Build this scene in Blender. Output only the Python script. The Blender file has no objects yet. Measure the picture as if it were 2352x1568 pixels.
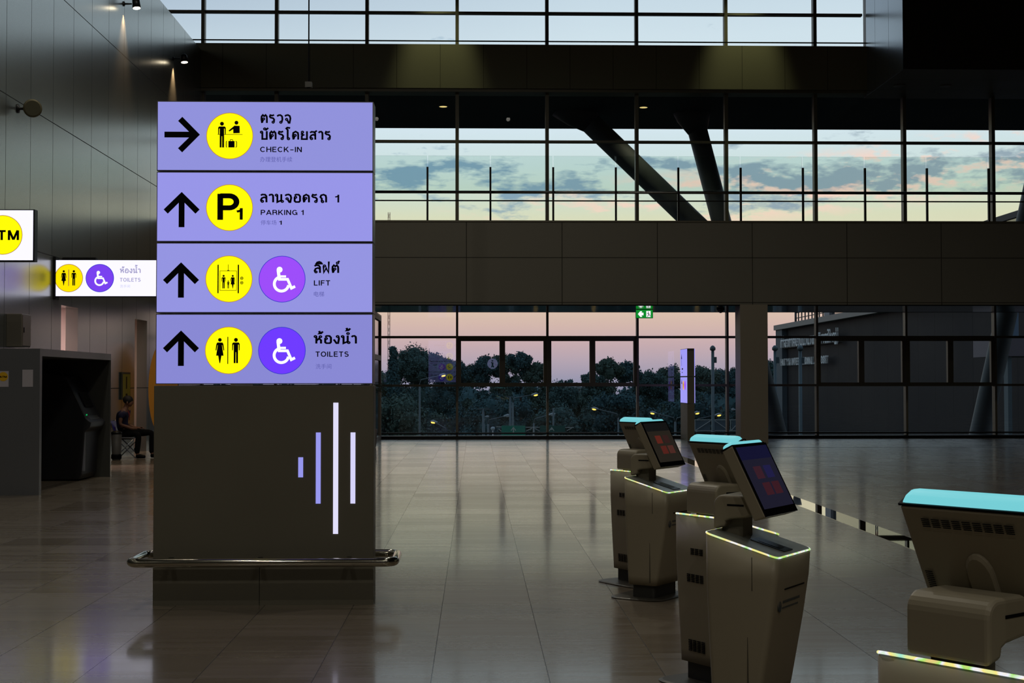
import bpy, bmesh, math, random
from mathutils import Vector, Matrix
random.seed(7)
scene = bpy.context.scene
col = scene.collection
W_PX, H_PX, F_PX = 2352, 1568, 3267.0
EYE = 1.51

# ------------------------------------------------------------------ camera
def cam_axes():
    d = Vector(((1092-1176)/F_PX, (784-877)/F_PX, -1)).normalized()      # world +Y seen from the camera
    r = 0.0010
    x = Vector((math.cos(r), math.sin(r), 0)); x = (x - x.dot(d)*d).normalized()
    z = x.cross(d)
    return Matrix((x, d, z))                                            # camera -> world
R_CW = cam_axes()
cam_data = bpy.data.cameras.new('camera'); cam = bpy.data.objects.new('camera', cam_data); col.objects.link(cam)
cam_data.sensor_fit = 'HORIZONTAL'; cam_data.sensor_width = 36; cam_data.lens = 36*F_PX/W_PX
cam_data.clip_end = 2000; cam_data.clip_start = 0.05
M = R_CW.to_4x4(); M.translation = Vector((0, 0, EYE)); cam.matrix_world = M
scene.camera = cam
def at(px, py, Y):
    v = R_CW @ Vector(((px-1176)/F_PX, (784-py)/F_PX, -1))
    t = Y/v.y
    return Vector((v.x*t, Y, EYE+v.z*t))

scene.view_settings.view_transform = 'Standard'; scene.view_settings.look = 'None'
scene.view_settings.exposure = 0.0; scene.view_settings.gamma = 1.0
scene.view_settings.use_curve_mapping = False
cy = scene.cycles
cy.max_bounces = 8; cy.diffuse_bounces = 3; cy.glossy_bounces = 5; cy.transmission_bounces = 6
cy.transparent_max_bounces = 24; cy.caustics_reflective = False; cy.caustics_refractive = False
cy.sample_clamp_indirect = 6

def lin(c):
    f = lambda u: u/12.92 if u <= 0.04045 else ((u+0.055)/1.055)**2.4
    return tuple(f(v/255) for v in c)

# ------------------------------------------------------------------ world: dusk sky
world = bpy.data.worlds.new('dusk_sky'); scene.world = world; world.use_nodes = True
nt = world.node_tree; N = nt.nodes; L = nt.links; N.clear()
def nd(t, **k):
    n = N.new(t)
    for a, b in k.items(): setattr(n, a, b)
    return n
def mth(op, a, b=None, c=None, clamp=False):
    n = N.new('ShaderNodeMath'); n.operation = op; n.use_clamp = clamp
    for i, v in enumerate((a, b, c)):
        if v is None: continue
        if isinstance(v, (int, float)): n.inputs[i].default_value = v
        else: L.new(v, n.inputs[i])
    return n.outputs[0]
def ramp(fac, stops, interp='LINEAR'):
    n = N.new('ShaderNodeValToRGB'); n.color_ramp.interpolation = interp
    e = n.color_ramp.elements
    while len(e) > 1: e.remove(e[0])
    e[0].position = stops[0][0]; e[0].color = (*stops[0][1], 1)
    for p, c in stops[1:]:
        q = e.new(p); q.color = (*c, 1)
    L.new(fac, n.inputs[0]); return n.outputs[0]
def mixc(f, a, b, mode='MIX'):
    n = N.new('ShaderNodeMix'); n.data_type = 'RGBA'; n.blend_type = mode
    if isinstance(f, (int, float)): n.inputs[0].default_value = f
    else: L.new(f, n.inputs[0])
    for i, v in ((6, a), (7, b)):
        if isinstance(v, tuple): n.inputs[i].default_value = (*v, 1)
        else: L.new(v, n.inputs[i])
    return n.outputs[2]
tc = nd('ShaderNodeTexCoord'); sx = nd('ShaderNodeSeparateXYZ'); L.new(tc.outputs['Generated'], sx.inputs[0])
X, Y, Z = sx.outputs
e1 = mth('DIVIDE', Z, 0.5, clamp=True)
base = ramp(e1, [(0.0, lin((160,155,178))), (0.029, lin((192,170,182))), (0.053, lin((212,178,180))), (0.08, lin((226,190,178))),
                 (0.10, lin((233,200,178))), (0.16, lin((226,212,180))), (0.228, lin((214,216,184))), (0.26, lin((203,217,200))),
                 (0.30, lin((203,221,218))), (0.35, lin((210,226,233))), (0.47, lin((206,222,230))), (0.53, lin((196,213,224))),
                 (0.75, lin((182,200,218))), (1.0, lin((165,188,214)))])
az = mth('DIVIDE', X, mth('MAXIMUM', Y, 0.05))                          # tan of the azimuth, left is the cooler side
up = mth('MULTIPLY', mth('SUBTRACT', Z, 0.19), 12, clamp=True)
cool = mth('MULTIPLY', mth('MULTIPLY', mth('SUBTRACT', 0.08, az), 3.0, clamp=True), up)
base = mixc(cool, base, lin((165,182,200)))
# clouds
cx = nd('ShaderNodeCombineXYZ'); L.new(mth('MULTIPLY', az, 12.0), cx.inputs[0]); L.new(mth('MULTIPLY', Z, 36.0), cx.inputs[1]); cx.inputs[2].default_value = 3.7
n1 = nd('ShaderNodeTexNoise'); L.new(cx.outputs[0], n1.inputs['Vector']); n1.inputs['Scale'].default_value = 1.55; n1.inputs['Detail'].default_value = 7; n1.inputs['Roughness'].default_value = 0.6
band = ramp(e1, [(0.20, (0.05,)*3), (0.235, (0.42,)*3), (0.262, (0.85,)*3), (0.295, (1.0,)*3), (0.315, (0.6,)*3), (0.345, (0.12,)*3), (0.40, (0,)*3)])
cl = mth('MULTIPLY', mth('SUBTRACT', mth('ADD', n1.outputs[0], mth('MULTIPLY', mth('SUBTRACT', band, 1.0), 0.26)), 0.445), 10, clamp=True)
bluec = mixc(mth('MULTIPLY', mth('SUBTRACT', az, -0.02), 3.2, clamp=True), lin((112,150,176)), lin((138,156,170)))
base = mixc(mth('MULTIPLY', cl, 0.86), base, bluec)
# rosy undersides: clear just below a cloud
cx2 = nd('ShaderNodeCombineXYZ'); L.new(mth('MULTIPLY', az, 12.0), cx2.inputs[0]); L.new(mth('MULTIPLY', mth('ADD', Z, 0.0055), 36.0), cx2.inputs[1]); cx2.inputs[2].default_value = 3.7
n2 = nd('ShaderNodeTexNoise'); L.new(cx2.outputs[0], n2.inputs['Vector']); n2.inputs['Scale'].default_value = 1.55; n2.inputs['Detail'].default_value = 5; n2.inputs['Roughness'].default_value = 0.6
slope = mth('ADD', Z, mth('MULTIPLY', az, -0.10))                      # the rosy band climbs to the right
rb = ramp(mth('DIVIDE', slope, 0.25, clamp=True), [(0.34, (0,)*3), (0.40, (1,)*3), (0.49, (1,)*3), (0.54, (0,)*3)])
rose = mth('MULTIPLY', mth('MULTIPLY', mth('SUBTRACT', n2.outputs[0], mth('ADD', n1.outputs[0], 0.008)), 10, clamp=True), rb)
rose = mth('MULTIPLY', rose, mth('MULTIPLY', mth('ADD', az, 0.05), 5, clamp=True))
base = mixc(mth('MULTIPLY', rose, 0.85), base, lin((250, 208, 190)))
back = mth('MULTIPLY_ADD', Y, 0.55, 0.55, clamp=True)                   # the sky away from the sunset is darker
back = mth('MULTIPLY_ADD', back, 0.6, 0.40, clamp=True)
below = mth('MULTIPLY_ADD', Z, 12.0, 1.0, clamp=True)
strength = mth('MULTIPLY', back, mth('MAXIMUM', below, 0.12))
bg = nd('ShaderNodeBackground'); L.new(base, bg.inputs[0]); L.new(mth('MULTIPLY', strength, 1.17), bg.inputs[1])
wo = nd('ShaderNodeOutputWorld'); L.new(bg.outputs[0], wo.inputs[0])

# ------------------------------------------------------------------ lights of the hall
def area(name, loc, sx_, sy_, power, color, rot=(0, 0, 0)):
    d = bpy.data.lights.new(name, 'AREA'); d.shape = 'RECTANGLE'; d.size = sx_; d.size_y = sy_; d.energy = power; d.color = color
    o = bpy.data.objects.new(name, d); col.objects.link(o); o.location = loc; o.rotation_euler = rot; return o
def spot(name, loc, target, power, color, angle, blend=0.6, radius=0.05):
    d = bpy.data.lights.new(name, 'SPOT'); d.energy = power; d.color = color; d.spot_size = angle; d.spot_blend = blend; d.shadow_soft_size = radius
    o = bpy.data.objects.new(name, d); col.objects.link(o); o.location = loc
    o.rotation_euler = (Vector(target)-Vector(loc)).to_track_quat('-Z', 'Y').to_euler(); return o
for lx, ly, pw in ((-4, -9, 520), (2, -9, 520), (7, -8, 380), (-4, 1, 280), (3, 1, 260), (-4.5, 11, 420), (1.5, 11, 380), (-4.5, 22, 640), (1, 22, 520)):
    spot('hall_ceiling_fill', (lx, ly, 13.5), (lx, ly+0.01, 0), pw, (1.0, 0.94, 0.82), math.radians(160), 0.5, 0.09)  # unseen spots at ceiling height, added as fill light for the hall

# ------------------------------------------------------------------ materials
MATS = {}
def pbr(name, c, rough=0.5, metal=0.0, spec=0.5, emit=None, estr=0.0, srgb=True):
    if name in MATS: return MATS[name]
    m = bpy.data.materials.new(name); m.use_nodes = True
    b = m.node_tree.nodes['Principled BSDF']
    b.inputs['Base Color'].default_value = (*(lin(c) if srgb else c), 1)
    b.inputs['Roughness'].default_value = rough; b.inputs['Metallic'].default_value = metal
    b.inputs['Specular IOR Level'].default_value = spec
    if emit:
        b.inputs['Emission Color'].default_value = (*lin(emit), 1); b.inputs['Emission Strength'].default_value = estr
    MATS[name] = m; return m
def glow(name, c, s=1.0, spec=0.0):
    """a backlit face: what leaves it is the colour seen"""
    return pbr(name, (4, 4, 6), 0.4, 0, spec, c, s)
def noisy(name, c, rough=0.5, metal=0.0, scale=(3, 3, 3), amt=0.12, bump=0.0, spec=0.5, ramt=0.1, detail=5):
    if name in MATS: return MATS[name]
    m = pbr(name, c, rough, metal, spec); t = m.node_tree; b = t.nodes['Principled BSDF']
    tcn = t.nodes.new('ShaderNodeTexCoord'); mp = t.nodes.new('ShaderNodeMapping'); mp.inputs['Scale'].default_value = scale
    no = t.nodes.new('ShaderNodeTexNoise'); no.inputs['Scale'].default_value = 1; no.inputs['Detail'].default_value = detail
    t.links.new(tcn.outputs['Object'], mp.inputs[0]); t.links.new(mp.outputs[0], no.inputs['Vector'])
    hs = t.nodes.new('ShaderNodeHueSaturation'); hs.inputs['Color'].default_value = (*lin(c), 1)
    mr = t.nodes.new('ShaderNodeMapRange'); mr.inputs[3].default_value = 1-amt; mr.inputs[4].default_value = 1+amt
    t.links.new(no.outputs[0], mr.inputs[0]); t.links.new(mr.outputs[0], hs.inputs['Value']); t.links.new(hs.outputs[0], b.inputs['Base Color'])
    m2 = t.nodes.new('ShaderNodeMapRange'); m2.inputs[3].default_value = max(0, rough-ramt); m2.inputs[4].default_value = rough+ramt
    t.links.new(no.outputs[0], m2.inputs[0]); t.links.new(m2.outputs[0], b.inputs['Roughness'])
    if bump:
        bp = t.nodes.new('ShaderNodeBump'); bp.inputs['Strength'].default_value = bump; bp.inputs['Distance'].default_value = 0.01
        t.links.new(no.outputs[0], bp.inputs['Height']); t.links.new(bp.outputs[0], b.inputs['Normal'])
    return m
def seams(m, axes, width=0.006, dark=0.35):
    """thin joints between cladding panels: axes = [(axis, period, phase)]"""
    t = m.node_tree; b = t.nodes['Principled BSDF']
    tcn = t.nodes.new('ShaderNodeTexCoord'); s = t.nodes.new('ShaderNodeSeparateXYZ'); t.links.new(tcn.outputs['Object'], s.inputs[0])
    acc = None
    def mm(op, a, bb=None, clamp=False):
        n = t.nodes.new('ShaderNodeMath'); n.operation = op; n.use_clamp = clamp
        for i, v in enumerate((a, bb)):
            if v is None: continue
            if isinstance(v, (int, float)): n.inputs[i].default_value = v
            else: t.links.new(v, n.inputs[i])
        return n.outputs[0]
    for ax, per, ph in axes:
        q = mm('SUBTRACT', s.outputs[ax], ph)
        q = mm('ABSOLUTE', mm('SUBTRACT', mm('FRACT', mm('ADD', mm('DIVIDE', q, per), 100.5)), 0.5))
        q = mm('LESS_THAN', q, width/per/2)
        acc = q if acc is None else mm('MAXIMUM', acc, q)
    src = b.inputs['Base Color'].links[0].from_socket if b.inputs['Base Color'].links else None
    mx = t.nodes.new('ShaderNodeMix'); mx.data_type = 'RGBA'; t.links.new(acc, mx.inputs[0])
    if src: t.links.new(src, mx.inputs[6])
    else: mx.inputs[6].default_value = b.inputs['Base Color'].default_value
    c = b.inputs['Base Color'].default_value; mx.inputs[7].default_value = (c[0]*dark*0.4, c[1]*dark*0.4, c[2]*dark*0.4, 1)
    t.links.new(mx.outputs[2], b.inputs['Base Color'])
    r = t.nodes.new('ShaderNodeMix'); r.data_type = 'FLOAT'; t.links.new(acc, r.inputs[0])
    rs = b.inputs['Roughness'].links[0].from_socket if b.inputs['Roughness'].links else None
    if rs: t.links.new(rs, r.inputs[2])
    else: r.inputs[2].default_value = b.inputs['Roughness'].default_value
    r.inputs[3].default_value = 0.8; t.links.new(r.outputs[0], b.inputs['Roughness'])
    return m
def glass(name, tint=(1, 1, 1), f0=0.5, rough=0.0):
    if name in MATS: return MATS[name]
    m = bpy.data.materials.new(name); m.use_nodes = True; t = m.node_tree; t.nodes.clear()
    tr = t.nodes.new('ShaderNodeBsdfTransparent'); tr.inputs[0].default_value = (*tint, 1)
    gl = t.nodes.new('ShaderNodeBsdfGlossy'); gl.inputs['Roughness'].default_value = rough
    fr = t.nodes.new('ShaderNodeFresnel'); fr.inputs[0].default_value = 1.5
    mx = t.nodes.new('ShaderNodeMixShader'); mu = t.nodes.new('ShaderNodeMath'); mu.operation = 'MULTIPLY'; mu.inputs[1].default_value = f0*2
    mu.use_clamp = True
    t.links.new(fr.outputs[0], mu.inputs[0]); t.links.new(mu.outputs[0], mx.inputs[0]); t.links.new(tr.outputs[0], mx.inputs[1]); t.links.new(gl.outputs[0], mx.inputs[2])
    o = t.nodes.new('ShaderNodeOutputMaterial'); t.links.new(mx.outputs[0], o.inputs[0]); MATS[name] = m; return m

black = pbr('black_print', (6, 6, 10), 0.5, 0, 0.1)
chrome = pbr('polished_steel', (190, 185, 170), 0.12, 1.0)
dark_metal = pbr('dark_anodised_aluminium', (28, 28, 28), 0.4, 0.2, 0.3)
mullion_m = pbr('bronze_grey_mullion', (104, 99, 84), 0.45, 0.3)
totem_m = noisy('totem_cladding', (116, 112, 98), 0.5, 0.25, (2, 2, 2), 0.05, spec=0.25)
grey_metal = pbr('grey_painted_metal', (120, 120, 118), 0.45, 0.1)

# ------------------------------------------------------------------ mesh helpers
class MB:
    def __init__(s): s.v = []; s.f = []; s.m = []; s.mi = 0; s.smooth = []; s.sm = False
    def add(s, vs, fs):
        n = len(s.v); s.v += [tuple(v) for v in vs]
        for f in fs: s.f.append([n+i for i in f]); s.m.append(s.mi); s.smooth.append(s.sm)
        return s
    def box(s, x0, x1, y0, y1, z0, z1):
        vs = [(x, y, z) for x in (x0, x1) for y in (y0, y1) for z in (z0, z1)]
        return s.add(vs, [(0,1,3,2), (4,6,7,5), (0,4,5,1), (2,3,7,6), (0,2,6,4), (1,5,7,3)])
    def prism(s, pts, y0, y1):
        """polygon of (x, z) extruded along y"""
        n = len(pts)
        vs = [(p[0], y0, p[1]) for p in pts]+[(p[0], y1, p[1]) for p in pts]
        return s.add(vs, [list(range(n)), list(range(2*n-1, n-1, -1))]+[(i, n+i, n+(i+1) % n, (i+1) % n) for i in range(n)])
    def loft(s, rings, cap=True, closed=False):
        n = len(rings[0]); vs = [p for r in rings for p in r]; fs = []
        m = len(rings)
        for k in range(m if closed else m-1):
            a = k*n; b = ((k+1) % m)*n
            for i in range(n): fs.append((a+i, a+(i+1) % n, b+(i+1) % n, b+i))
        if cap and not closed: fs += [list(range(n-1, -1, -1)), [(m-1)*n+i for i in range(n)]]
        return s.add(vs, fs)
    def tube(s, pts, r, n=10, closed=False, cap=True):
        pts = [Vector(p) for p in pts]; rr = r if isinstance(r, (list, tuple)) else [r]*len(pts)
        rings = []; m = len(pts); prev = None
        for i, p in enumerate(pts):
            if closed: t = pts[(i+1) % m]-pts[i-1]
            else: t = pts[min(i+1, m-1)]-pts[max(i-1, 0)]
            t.normalize()
            if prev is None:
                a = Vector((0, 0, 1)) if abs(t.z) < 0.9 else Vector((1, 0, 0)); u = t.cross(a).normalized()
            else: u = (prev-prev.dot(t)*t).normalized()
            w = t.cross(u); prev = u
            rings.append([p+rr[i]*(math.cos(2*math.pi*k/n)*u+math.sin(2*math.pi*k/n)*w) for k in range(n)])
        return s.loft(rings, cap, closed)
    def cyl(s, a, b, r, n=16): return s.tube([a, b], r, n)
    def lathe(s, prof, c=(0, 0, 0), n=20, axis='z'):
        rings = []
        for r, h in prof:
            ring = []
            for k in range(n):
                x, y = r*math.cos(2*math.pi*k/n), r*math.sin(2*math.pi*k/n)
                p = {'z': (x, y, h), 'y': (x, h, -y), 'x': (h, x, y)}[axis]
                ring.append((p[0]+c[0], p[1]+c[1], p[2]+c[2]))
            rings.append(ring)
        return s.loft(rings)
    def build(s, name, mats, parent=None, loc=None, rz=None):
        me = bpy.data.meshes.new(name); me.from_pydata(s.v, [], s.f)
        if not isinstance(mats, (list, tuple)): mats = [mats]
        for m in mats: me.materials.append(m)
        for p, mi, sm in zip(me.polygons, s.m, s.smooth): p.material_index = mi; p.use_smooth = sm
        bm = bmesh.new(); bm.from_mesh(me); bmesh.ops.recalc_face_normals(bm, faces=bm.faces)
        bm.to_mesh(me); bm.free()
        o = bpy.data.objects.new(name, me); col.objects.link(o)
        if parent: o.parent = parent
        if loc: o.location = loc
        if rz is not None: o.rotation_euler = (0, 0, rz)
        return o
def bevel(o, w=0.01, seg=2, angle=0.6):
    bm = bmesh.new(); bm.from_mesh(o.data)
    es = [e for e in bm.edges if len(e.link_faces) == 2 and e.calc_face_angle(0) > angle]
    bmesh.ops.bevel(bm, geom=es, offset=w, segments=seg, affect='EDGES', profile=0.5, clamp_overlap=True)
    bm.to_mesh(o.data); bm.free(); return o
def empty(name, loc=(0, 0, 0), rz=0.0):
    o = bpy.data.objects.new(name, None); o.empty_display_size = 0.2; col.objects.link(o); o.location = loc; o.rotation_euler = (0, 0, rz); return o
def tag(o, label=None, cat=None, group=None, kind=None):
    if label: o['label'] = label
    if cat: o['category'] = cat
    if group: o['group'] = group
    if kind: o['kind'] = kind
    return o
def struct(name, mb, mats): return tag(mb.build(name, mats), kind='structure')
def copy_tree(o, parent=None):
    c = o.copy(); col.objects.link(c)
    if parent: c.parent = parent
    for ch in list(KIDS(o)): copy_tree(ch, c)
    return c
def KIDS(o): return [c for c in bpy.data.objects if c.parent == o]

# --- flat graphics: mapping from (x, y-up) to a plane facing -Y (local x right, z up)
def poly(mb, pts, off=0.0):
    return mb.add([(x, -off, z) for x, z in pts], [list(range(len(pts)))])
def disc(mb, cx_, cz, r, off=0.0, n=48): return poly(mb, [(cx_+r*math.cos(2*math.pi*k/n), cz+r*math.sin(2*math.pi*k/n)) for k in range(n)], off)
def ring(mb, cx_, cz, r0, r1, off=0.0, n=48, a0=0, a1=360):
    k0 = [math.radians(a0+(a1-a0)*k/n) for k in range(n+1)]
    for a, b in zip(k0, k0[1:]):
        poly(mb, [(cx_+r0*math.cos(a), cz+r0*math.sin(a)), (cx_+r1*math.cos(a), cz+r1*math.sin(a)), (cx_+r1*math.cos(b), cz+r1*math.sin(b)), (cx_+r0*math.cos(b), cz+r0*math.sin(b))], off)
def rect(mb, x0, x1, z0, z1, off=0.0): return poly(mb, [(x0, z0), (x1, z0), (x1, z1), (x0, z1)], off)
def stroke(mb, pts, w, off=0.0):
    """mitred ribbon along a polyline"""
    P = [Vector(p) for p in pts]; n = len(P); closed = (P[0]-P[-1]).length < 1e-6
    if closed: P = P[:-1]; n -= 1
    Lp = []; Rp = []
    for i, p in enumerate(P):
        a = P[i-1] if (i > 0 or closed) else None; b = P[(i+1) % n] if (i < n-1 or closed) else None
        d1 = (p-a).normalized() if a is not None else None; d2 = (b-p).normalized() if b is not None else None
        if d1 is None: d1 = d2
        if d2 is None: d2 = d1
        n1_ = Vector((-d1.y, d1.x)); n2_ = Vector((-d2.y, d2.x)); m = (n1_+n2_)
        if m.length < 1e-4: m = n1_
        m.normalize(); k = min(1/max(m.dot(n1_), 0.35), 2.2)
        Lp.append(p+m*w/2*k); Rp.append(p-m*w/2*k)
    rng = range(n if closed else n-1)
    for i in rng:
        j = (i+1) % n; poly(mb, [Lp[i], Rp[i], Rp[j], Lp[j]], off)
def arc(cx_, cz, rx, rz, a0, a1, n=12):
    return [(cx_+rx*math.cos(math.radians(a0+(a1-a0)*k/n)), cz+rz*math.sin(math.radians(a0+(a1-a0)*k/n))) for k in range(n+1)]
H = 0.08
GL = {
 'A': (0.80, [[(0.04, 0), (0.40, 0.98)], [(0.40, 0.98), (0.76, 0)], [(0.18, 0.30), (0.62, 0.30)]]),
 'B': (0.74, [[(H, 0), (H, 1)], [(H, 1-H)]+arc(0.40, 0.745, 0.22, 0.175, 90, -90)+[(H, 0.57)], [(0.40, 0.53)]+arc(0.42, 0.305, 0.24, 0.225, 90, -90)+[(H, H)]]),
 'C': (0.80, [arc(0.42, 0.5, 0.34, 0.42, 42, 318, 20)]),
 'D': (0.76, [[(H, 0), (H, 1)], [(H, 1-H)]+arc(0.34, 0.5, 0.34, 0.42, 90, -90, 14)+[(H, H)]]),
 'E': (0.66, [[(H, 0), (H, 1)], [(H, 1-H), (0.62, 1-H)], [(H, 0.53), (0.58, 0.53)], [(H, H), (0.64, H)]]),
 'F': (0.60, [[(H, 0), (H, 1)], [(H, 1-H), (0.60, 1-H)], [(H, 0.50), (0.54, 0.50)]]),
 'G': (0.84, [arc(0.42, 0.5, 0.34, 0.42, 42, 350, 22)+[(0.76, 0.0)], [(0.46, 0.45), (0.80, 0.45)]]),
 'H': (0.76, [[(H, 0), (H, 1)], [(0.68, 0), (0.68, 1)], [(H, 0.53), (0.68, 0.53)]]),
 'I': (0.16, [[(H, 0), (H, 1)]]),
 'K': (0.76, [[(H, 0), (H, 1)], [(H, 0.34), (0.66, 1.0)], [(0.30, 0.60), (0.70, 0.0)]]),
 'L': (0.58, [[(H, 0), (H, 1)], [(H, H), (0.58, H)]]),
 'M': (0.92, [[(H, 0), (H, 1)], [(0.84, 0), (0.84, 1)], [(0.10, 1.0), (0.46, 0.04)], [(0.46, 0.04), (0.82, 1.0)]]),
 'N': (0.76, [[(H, 0), (H, 1)], [(0.68, 0), (0.68, 1)], [(0.10, 0.98), (0.66, 0.02)]]),
 'O': (0.86, [arc(0.43, 0.5, 0.35, 0.42, 0, 360, 28)]),
 'P': (0.70, [[(H, 0), (H, 1)], [(H, 1-H)]+arc(0.38, 0.69, 0.24, 0.23, 90, -90, 12)+[(H, 0.46)]]),
 'R': (0.74, [[(H, 0), (H, 1)], [(H, 1-H)]+arc(0.40, 0.70, 0.24, 0.22, 90, -90, 12)+[(H, 0.48)], [(0.42, 0.48)]+arc(0.44, 0.28, 0.22, 0.18, 80, 0, 6)+[(0.68, 0.0)]]),
 'S': (0.72, [arc(0.36, 0.73, 0.25, 0.20, 25, 270, 16)+arc(0.36, 0.30, 0.27, 0.23, 90, -155, 16)]),
 'T': (0.68, [[(0, 1-H), (0.68, 1-H)], [(0.34, 0), (0.34, 1)]]),
 'Y': (0.76, [[(0.04, 1), (0.38, 0.45)], [(0.72, 1), (0.38, 0.45)], [(0.38, 0.48), (0.38, 0)]]),
 '1': (0.46, [[(0.32, 0), (0.32, 1)], [(0.36, 0.80), (0.04, 0.70)]]),
 '-': (0.62, [[(0.06, 0.42), (0.58, 0.42)]]), ' ': (0.45, []),
 'i': (0.30, [[(0.15, 0), (0.15, 0.70)], [(0.02, 0.64), (0.15, 0.64)], [(0.0, 0.06), (0.30, 0.06)], [(0.15, 0.82), (0.15, 1.0)]]),
}
def latin(mb, txt, x0, x1, z0, z1, off=0.002, weight=0.16, gap=0.16):
    wid = sum(GL[c][0] for c in txt)+gap*(len(txt)-1); sx_ = (x1-x0)/wid; sz = z1-z0; x = 0
    for c in txt:
        w, st = GL[c]
        for p in st:
            sub = MB(); stroke(sub, [(a, b) for a, b in p], weight)
            mb.add([(x0+(x+v[0])*sx_, -off, z0+v[2]*sz) for v in sub.v], sub.f)
        x += w+gap
_tc = {}
def text_mesh(body):
    if body in _tc: return _tc[body]
    c = bpy.data.curves.new('t', 'FONT'); c.body = body; c.size = 1; c.resolution_u = 4
    o = bpy.data.objects.new('t', c); col.objects.link(o); bpy.context.view_layer.update()
    me = bpy.data.meshes.new_from_object(o.evaluated_get(bpy.context.evaluated_depsgraph_get()))
    vs = [(v.co.x, v.co.y) for v in me.vertices]; fs = [list(p.vertices) for p in me.polygons]
    bpy.data.objects.remove(o); bpy.data.curves.remove(c); bpy.data.meshes.remove(me)
    _tc[body] = (vs, fs); return _tc[body]
def glyphs(mb, body, x0, x1, z0, h, off=0.002, ref='อ', bold=0.0):
    """text of a built-in face set between x0 and x1 on baseline z0; h = height of the reference letter"""
    vs, fs = text_mesh(body); rv, _ = text_mesh(ref)
    ry = [v[1] for v in rv]; k = h/(max(ry)-(0 if ref == 'อ' else min(ry))); dz = 0 if ref == 'อ' else min(ry)
    xs = [v[0] for v in vs]; a, b = min(xs), max(xs); kx = (x1-x0)/(b-a)
    shifts = [(0, 0)] if not bold else [(bold*math.cos(t*math.pi/4), bold*math.sin(t*math.pi/4)) for t in range(8)]
    for i, (dx, dy) in enumerate(shifts):
        mb.add([(x0+(v[0]-a)*kx+dx, -off-i*0.00004, z0+(v[1]-dz)*k+dy) for v in vs], fs)

# looped letters drawn as strokes: width, strokes, loops (x, y)
TH = {
 'น': (0.82, [[(.23,.87),(.23,.04),(.62,.24)], [(.63,.12),(.63,1)]], [(.14,.87),(.73,.12)]),
 'บ': (0.78, [[(.23,.87),(.23,.06),(.70,.06),(.70,1)]], [(.14,.87)]),
 'ย': (0.80, [[(.26,.84),(.16,.66),(.34,.56),(.17,.44),(.17,.06),(.72,.06),(.72,1)]], [(.24,.88)]),
 'ด': (0.78, [[(.20,0),(.13,.45),(.18,.80),(.42,.95),(.66,.80),(.70,.55),(.70,0)], [(.20,.04),(.32,.42)]], [(.37,.50)]),
 'ต': (0.80, [[(.20,0),(.13,.45),(.15,.78),(.28,.95),(.43,.80),(.58,.95),(.71,.78),(.73,.55),(.73,0)], [(.20,.04),(.32,.40)]], [(.37,.48)]),
 'จ': (0.76, [[(.08,.80),(.20,.92),(.42,.96),(.62,.84),(.69,.55),(.60,.03),(.50,.03),(.34,.36)]], [(.27,.44)]),
 'ว': (0.74, [[(.10,.80),(.24,.93),(.46,.95),(.64,.80),(.68,.45),(.60,.10)]], [(.51,.10)]),
 'ร': (0.70, [[(.60,.97),(.38,.88),(.18,.94),(.12,.76),(.22,.64),(.48,.58),(.60,.42),(.58,.12)]], [(.49,.11)]),
 'อ': (0.78, [[(.15,.62),(.15,.16),(.26,.05),(.60,.05),(.70,.18),(.70,.74),(.56,.94),(.30,.95),(.14,.84)]], [(.24,.62)]),
 'ถ': (0.78, [[(.25,.10),(.27,.46),(.12,.66),(.22,.88),(.45,.95),(.66,.84),(.71,.6),(.71,0)]], [(.35,.10)]),
 'า': (0.54, [[(.06,.80),(.16,.93),(.34,.95),(.45,.84),(.47,.6),(.47,0)]], []),
 'ล': (0.78, [[(.12,.84),(.28,.95),(.56,.93),(.69,.74),(.70,0)], [(.70,.50),(.48,.62),(.24,.52),(.14,.28),(.20,.10)]], [(.28,.12)]),
 'ส': (0.84, [[(.12,.82),(.28,.93),(.54,.91),(.67,.72),(.68,0)], [(.68,.48),(.46,.60),(.24,.50),(.14,.28),(.20,.10)], [(.58,.84),(.84,1.08)]], [(.28,.12)]),
 'โ': (0.54, [[(.25,.10),(.25,1.14),(.10,1.32),(.22,1.42),(.52,1.36)]], [(.34,.10)]),
 'ฟ': (0.82, [[(.15,.84),(.18,.04),(.43,.62),(.68,.04),(.70,1.42)]], [(.25,.87)]),
 'ห': (0.80, [[(.23,.87),(.23,0)], [(.23,.34),(.48,.62),(.68,.42),(.68,0)], [(.48,.62),(.57,.76)]], [(.14,.87),(.62,.85)]),
 'ง': (0.64, [[(.52,.84),(.56,.60),(.48,.05),(.32,.05),(.06,.52)]], [(.43,.87)]),
}
TM = {
 'ั': ([[(-.07,1.22),(.0,1.15),(.24,1.38)]], [(-.14,1.25)]),
 'ิ': ([[(-.30,1.15),(-.20,1.31),(0,1.38),(.18,1.29),(.26,1.15),(-.30,1.15)]], []),
 '์': ([[(.08,1.32),(.22,1.50)]], [(.02,1.24)]),
 '้': ([[(-.22,1.42),(-.10,1.47),(-.05,1.36),(-.14,1.24),(.04,1.26),(.22,1.50)]], []),
 'ํ': ([], [(0,1.24)]),
 '๊': ([[(-.22,1.80),(-.10,1.85),(-.05,1.74),(-.14,1.62),(.04,1.64),(.22,1.88)]], []),
}
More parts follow.
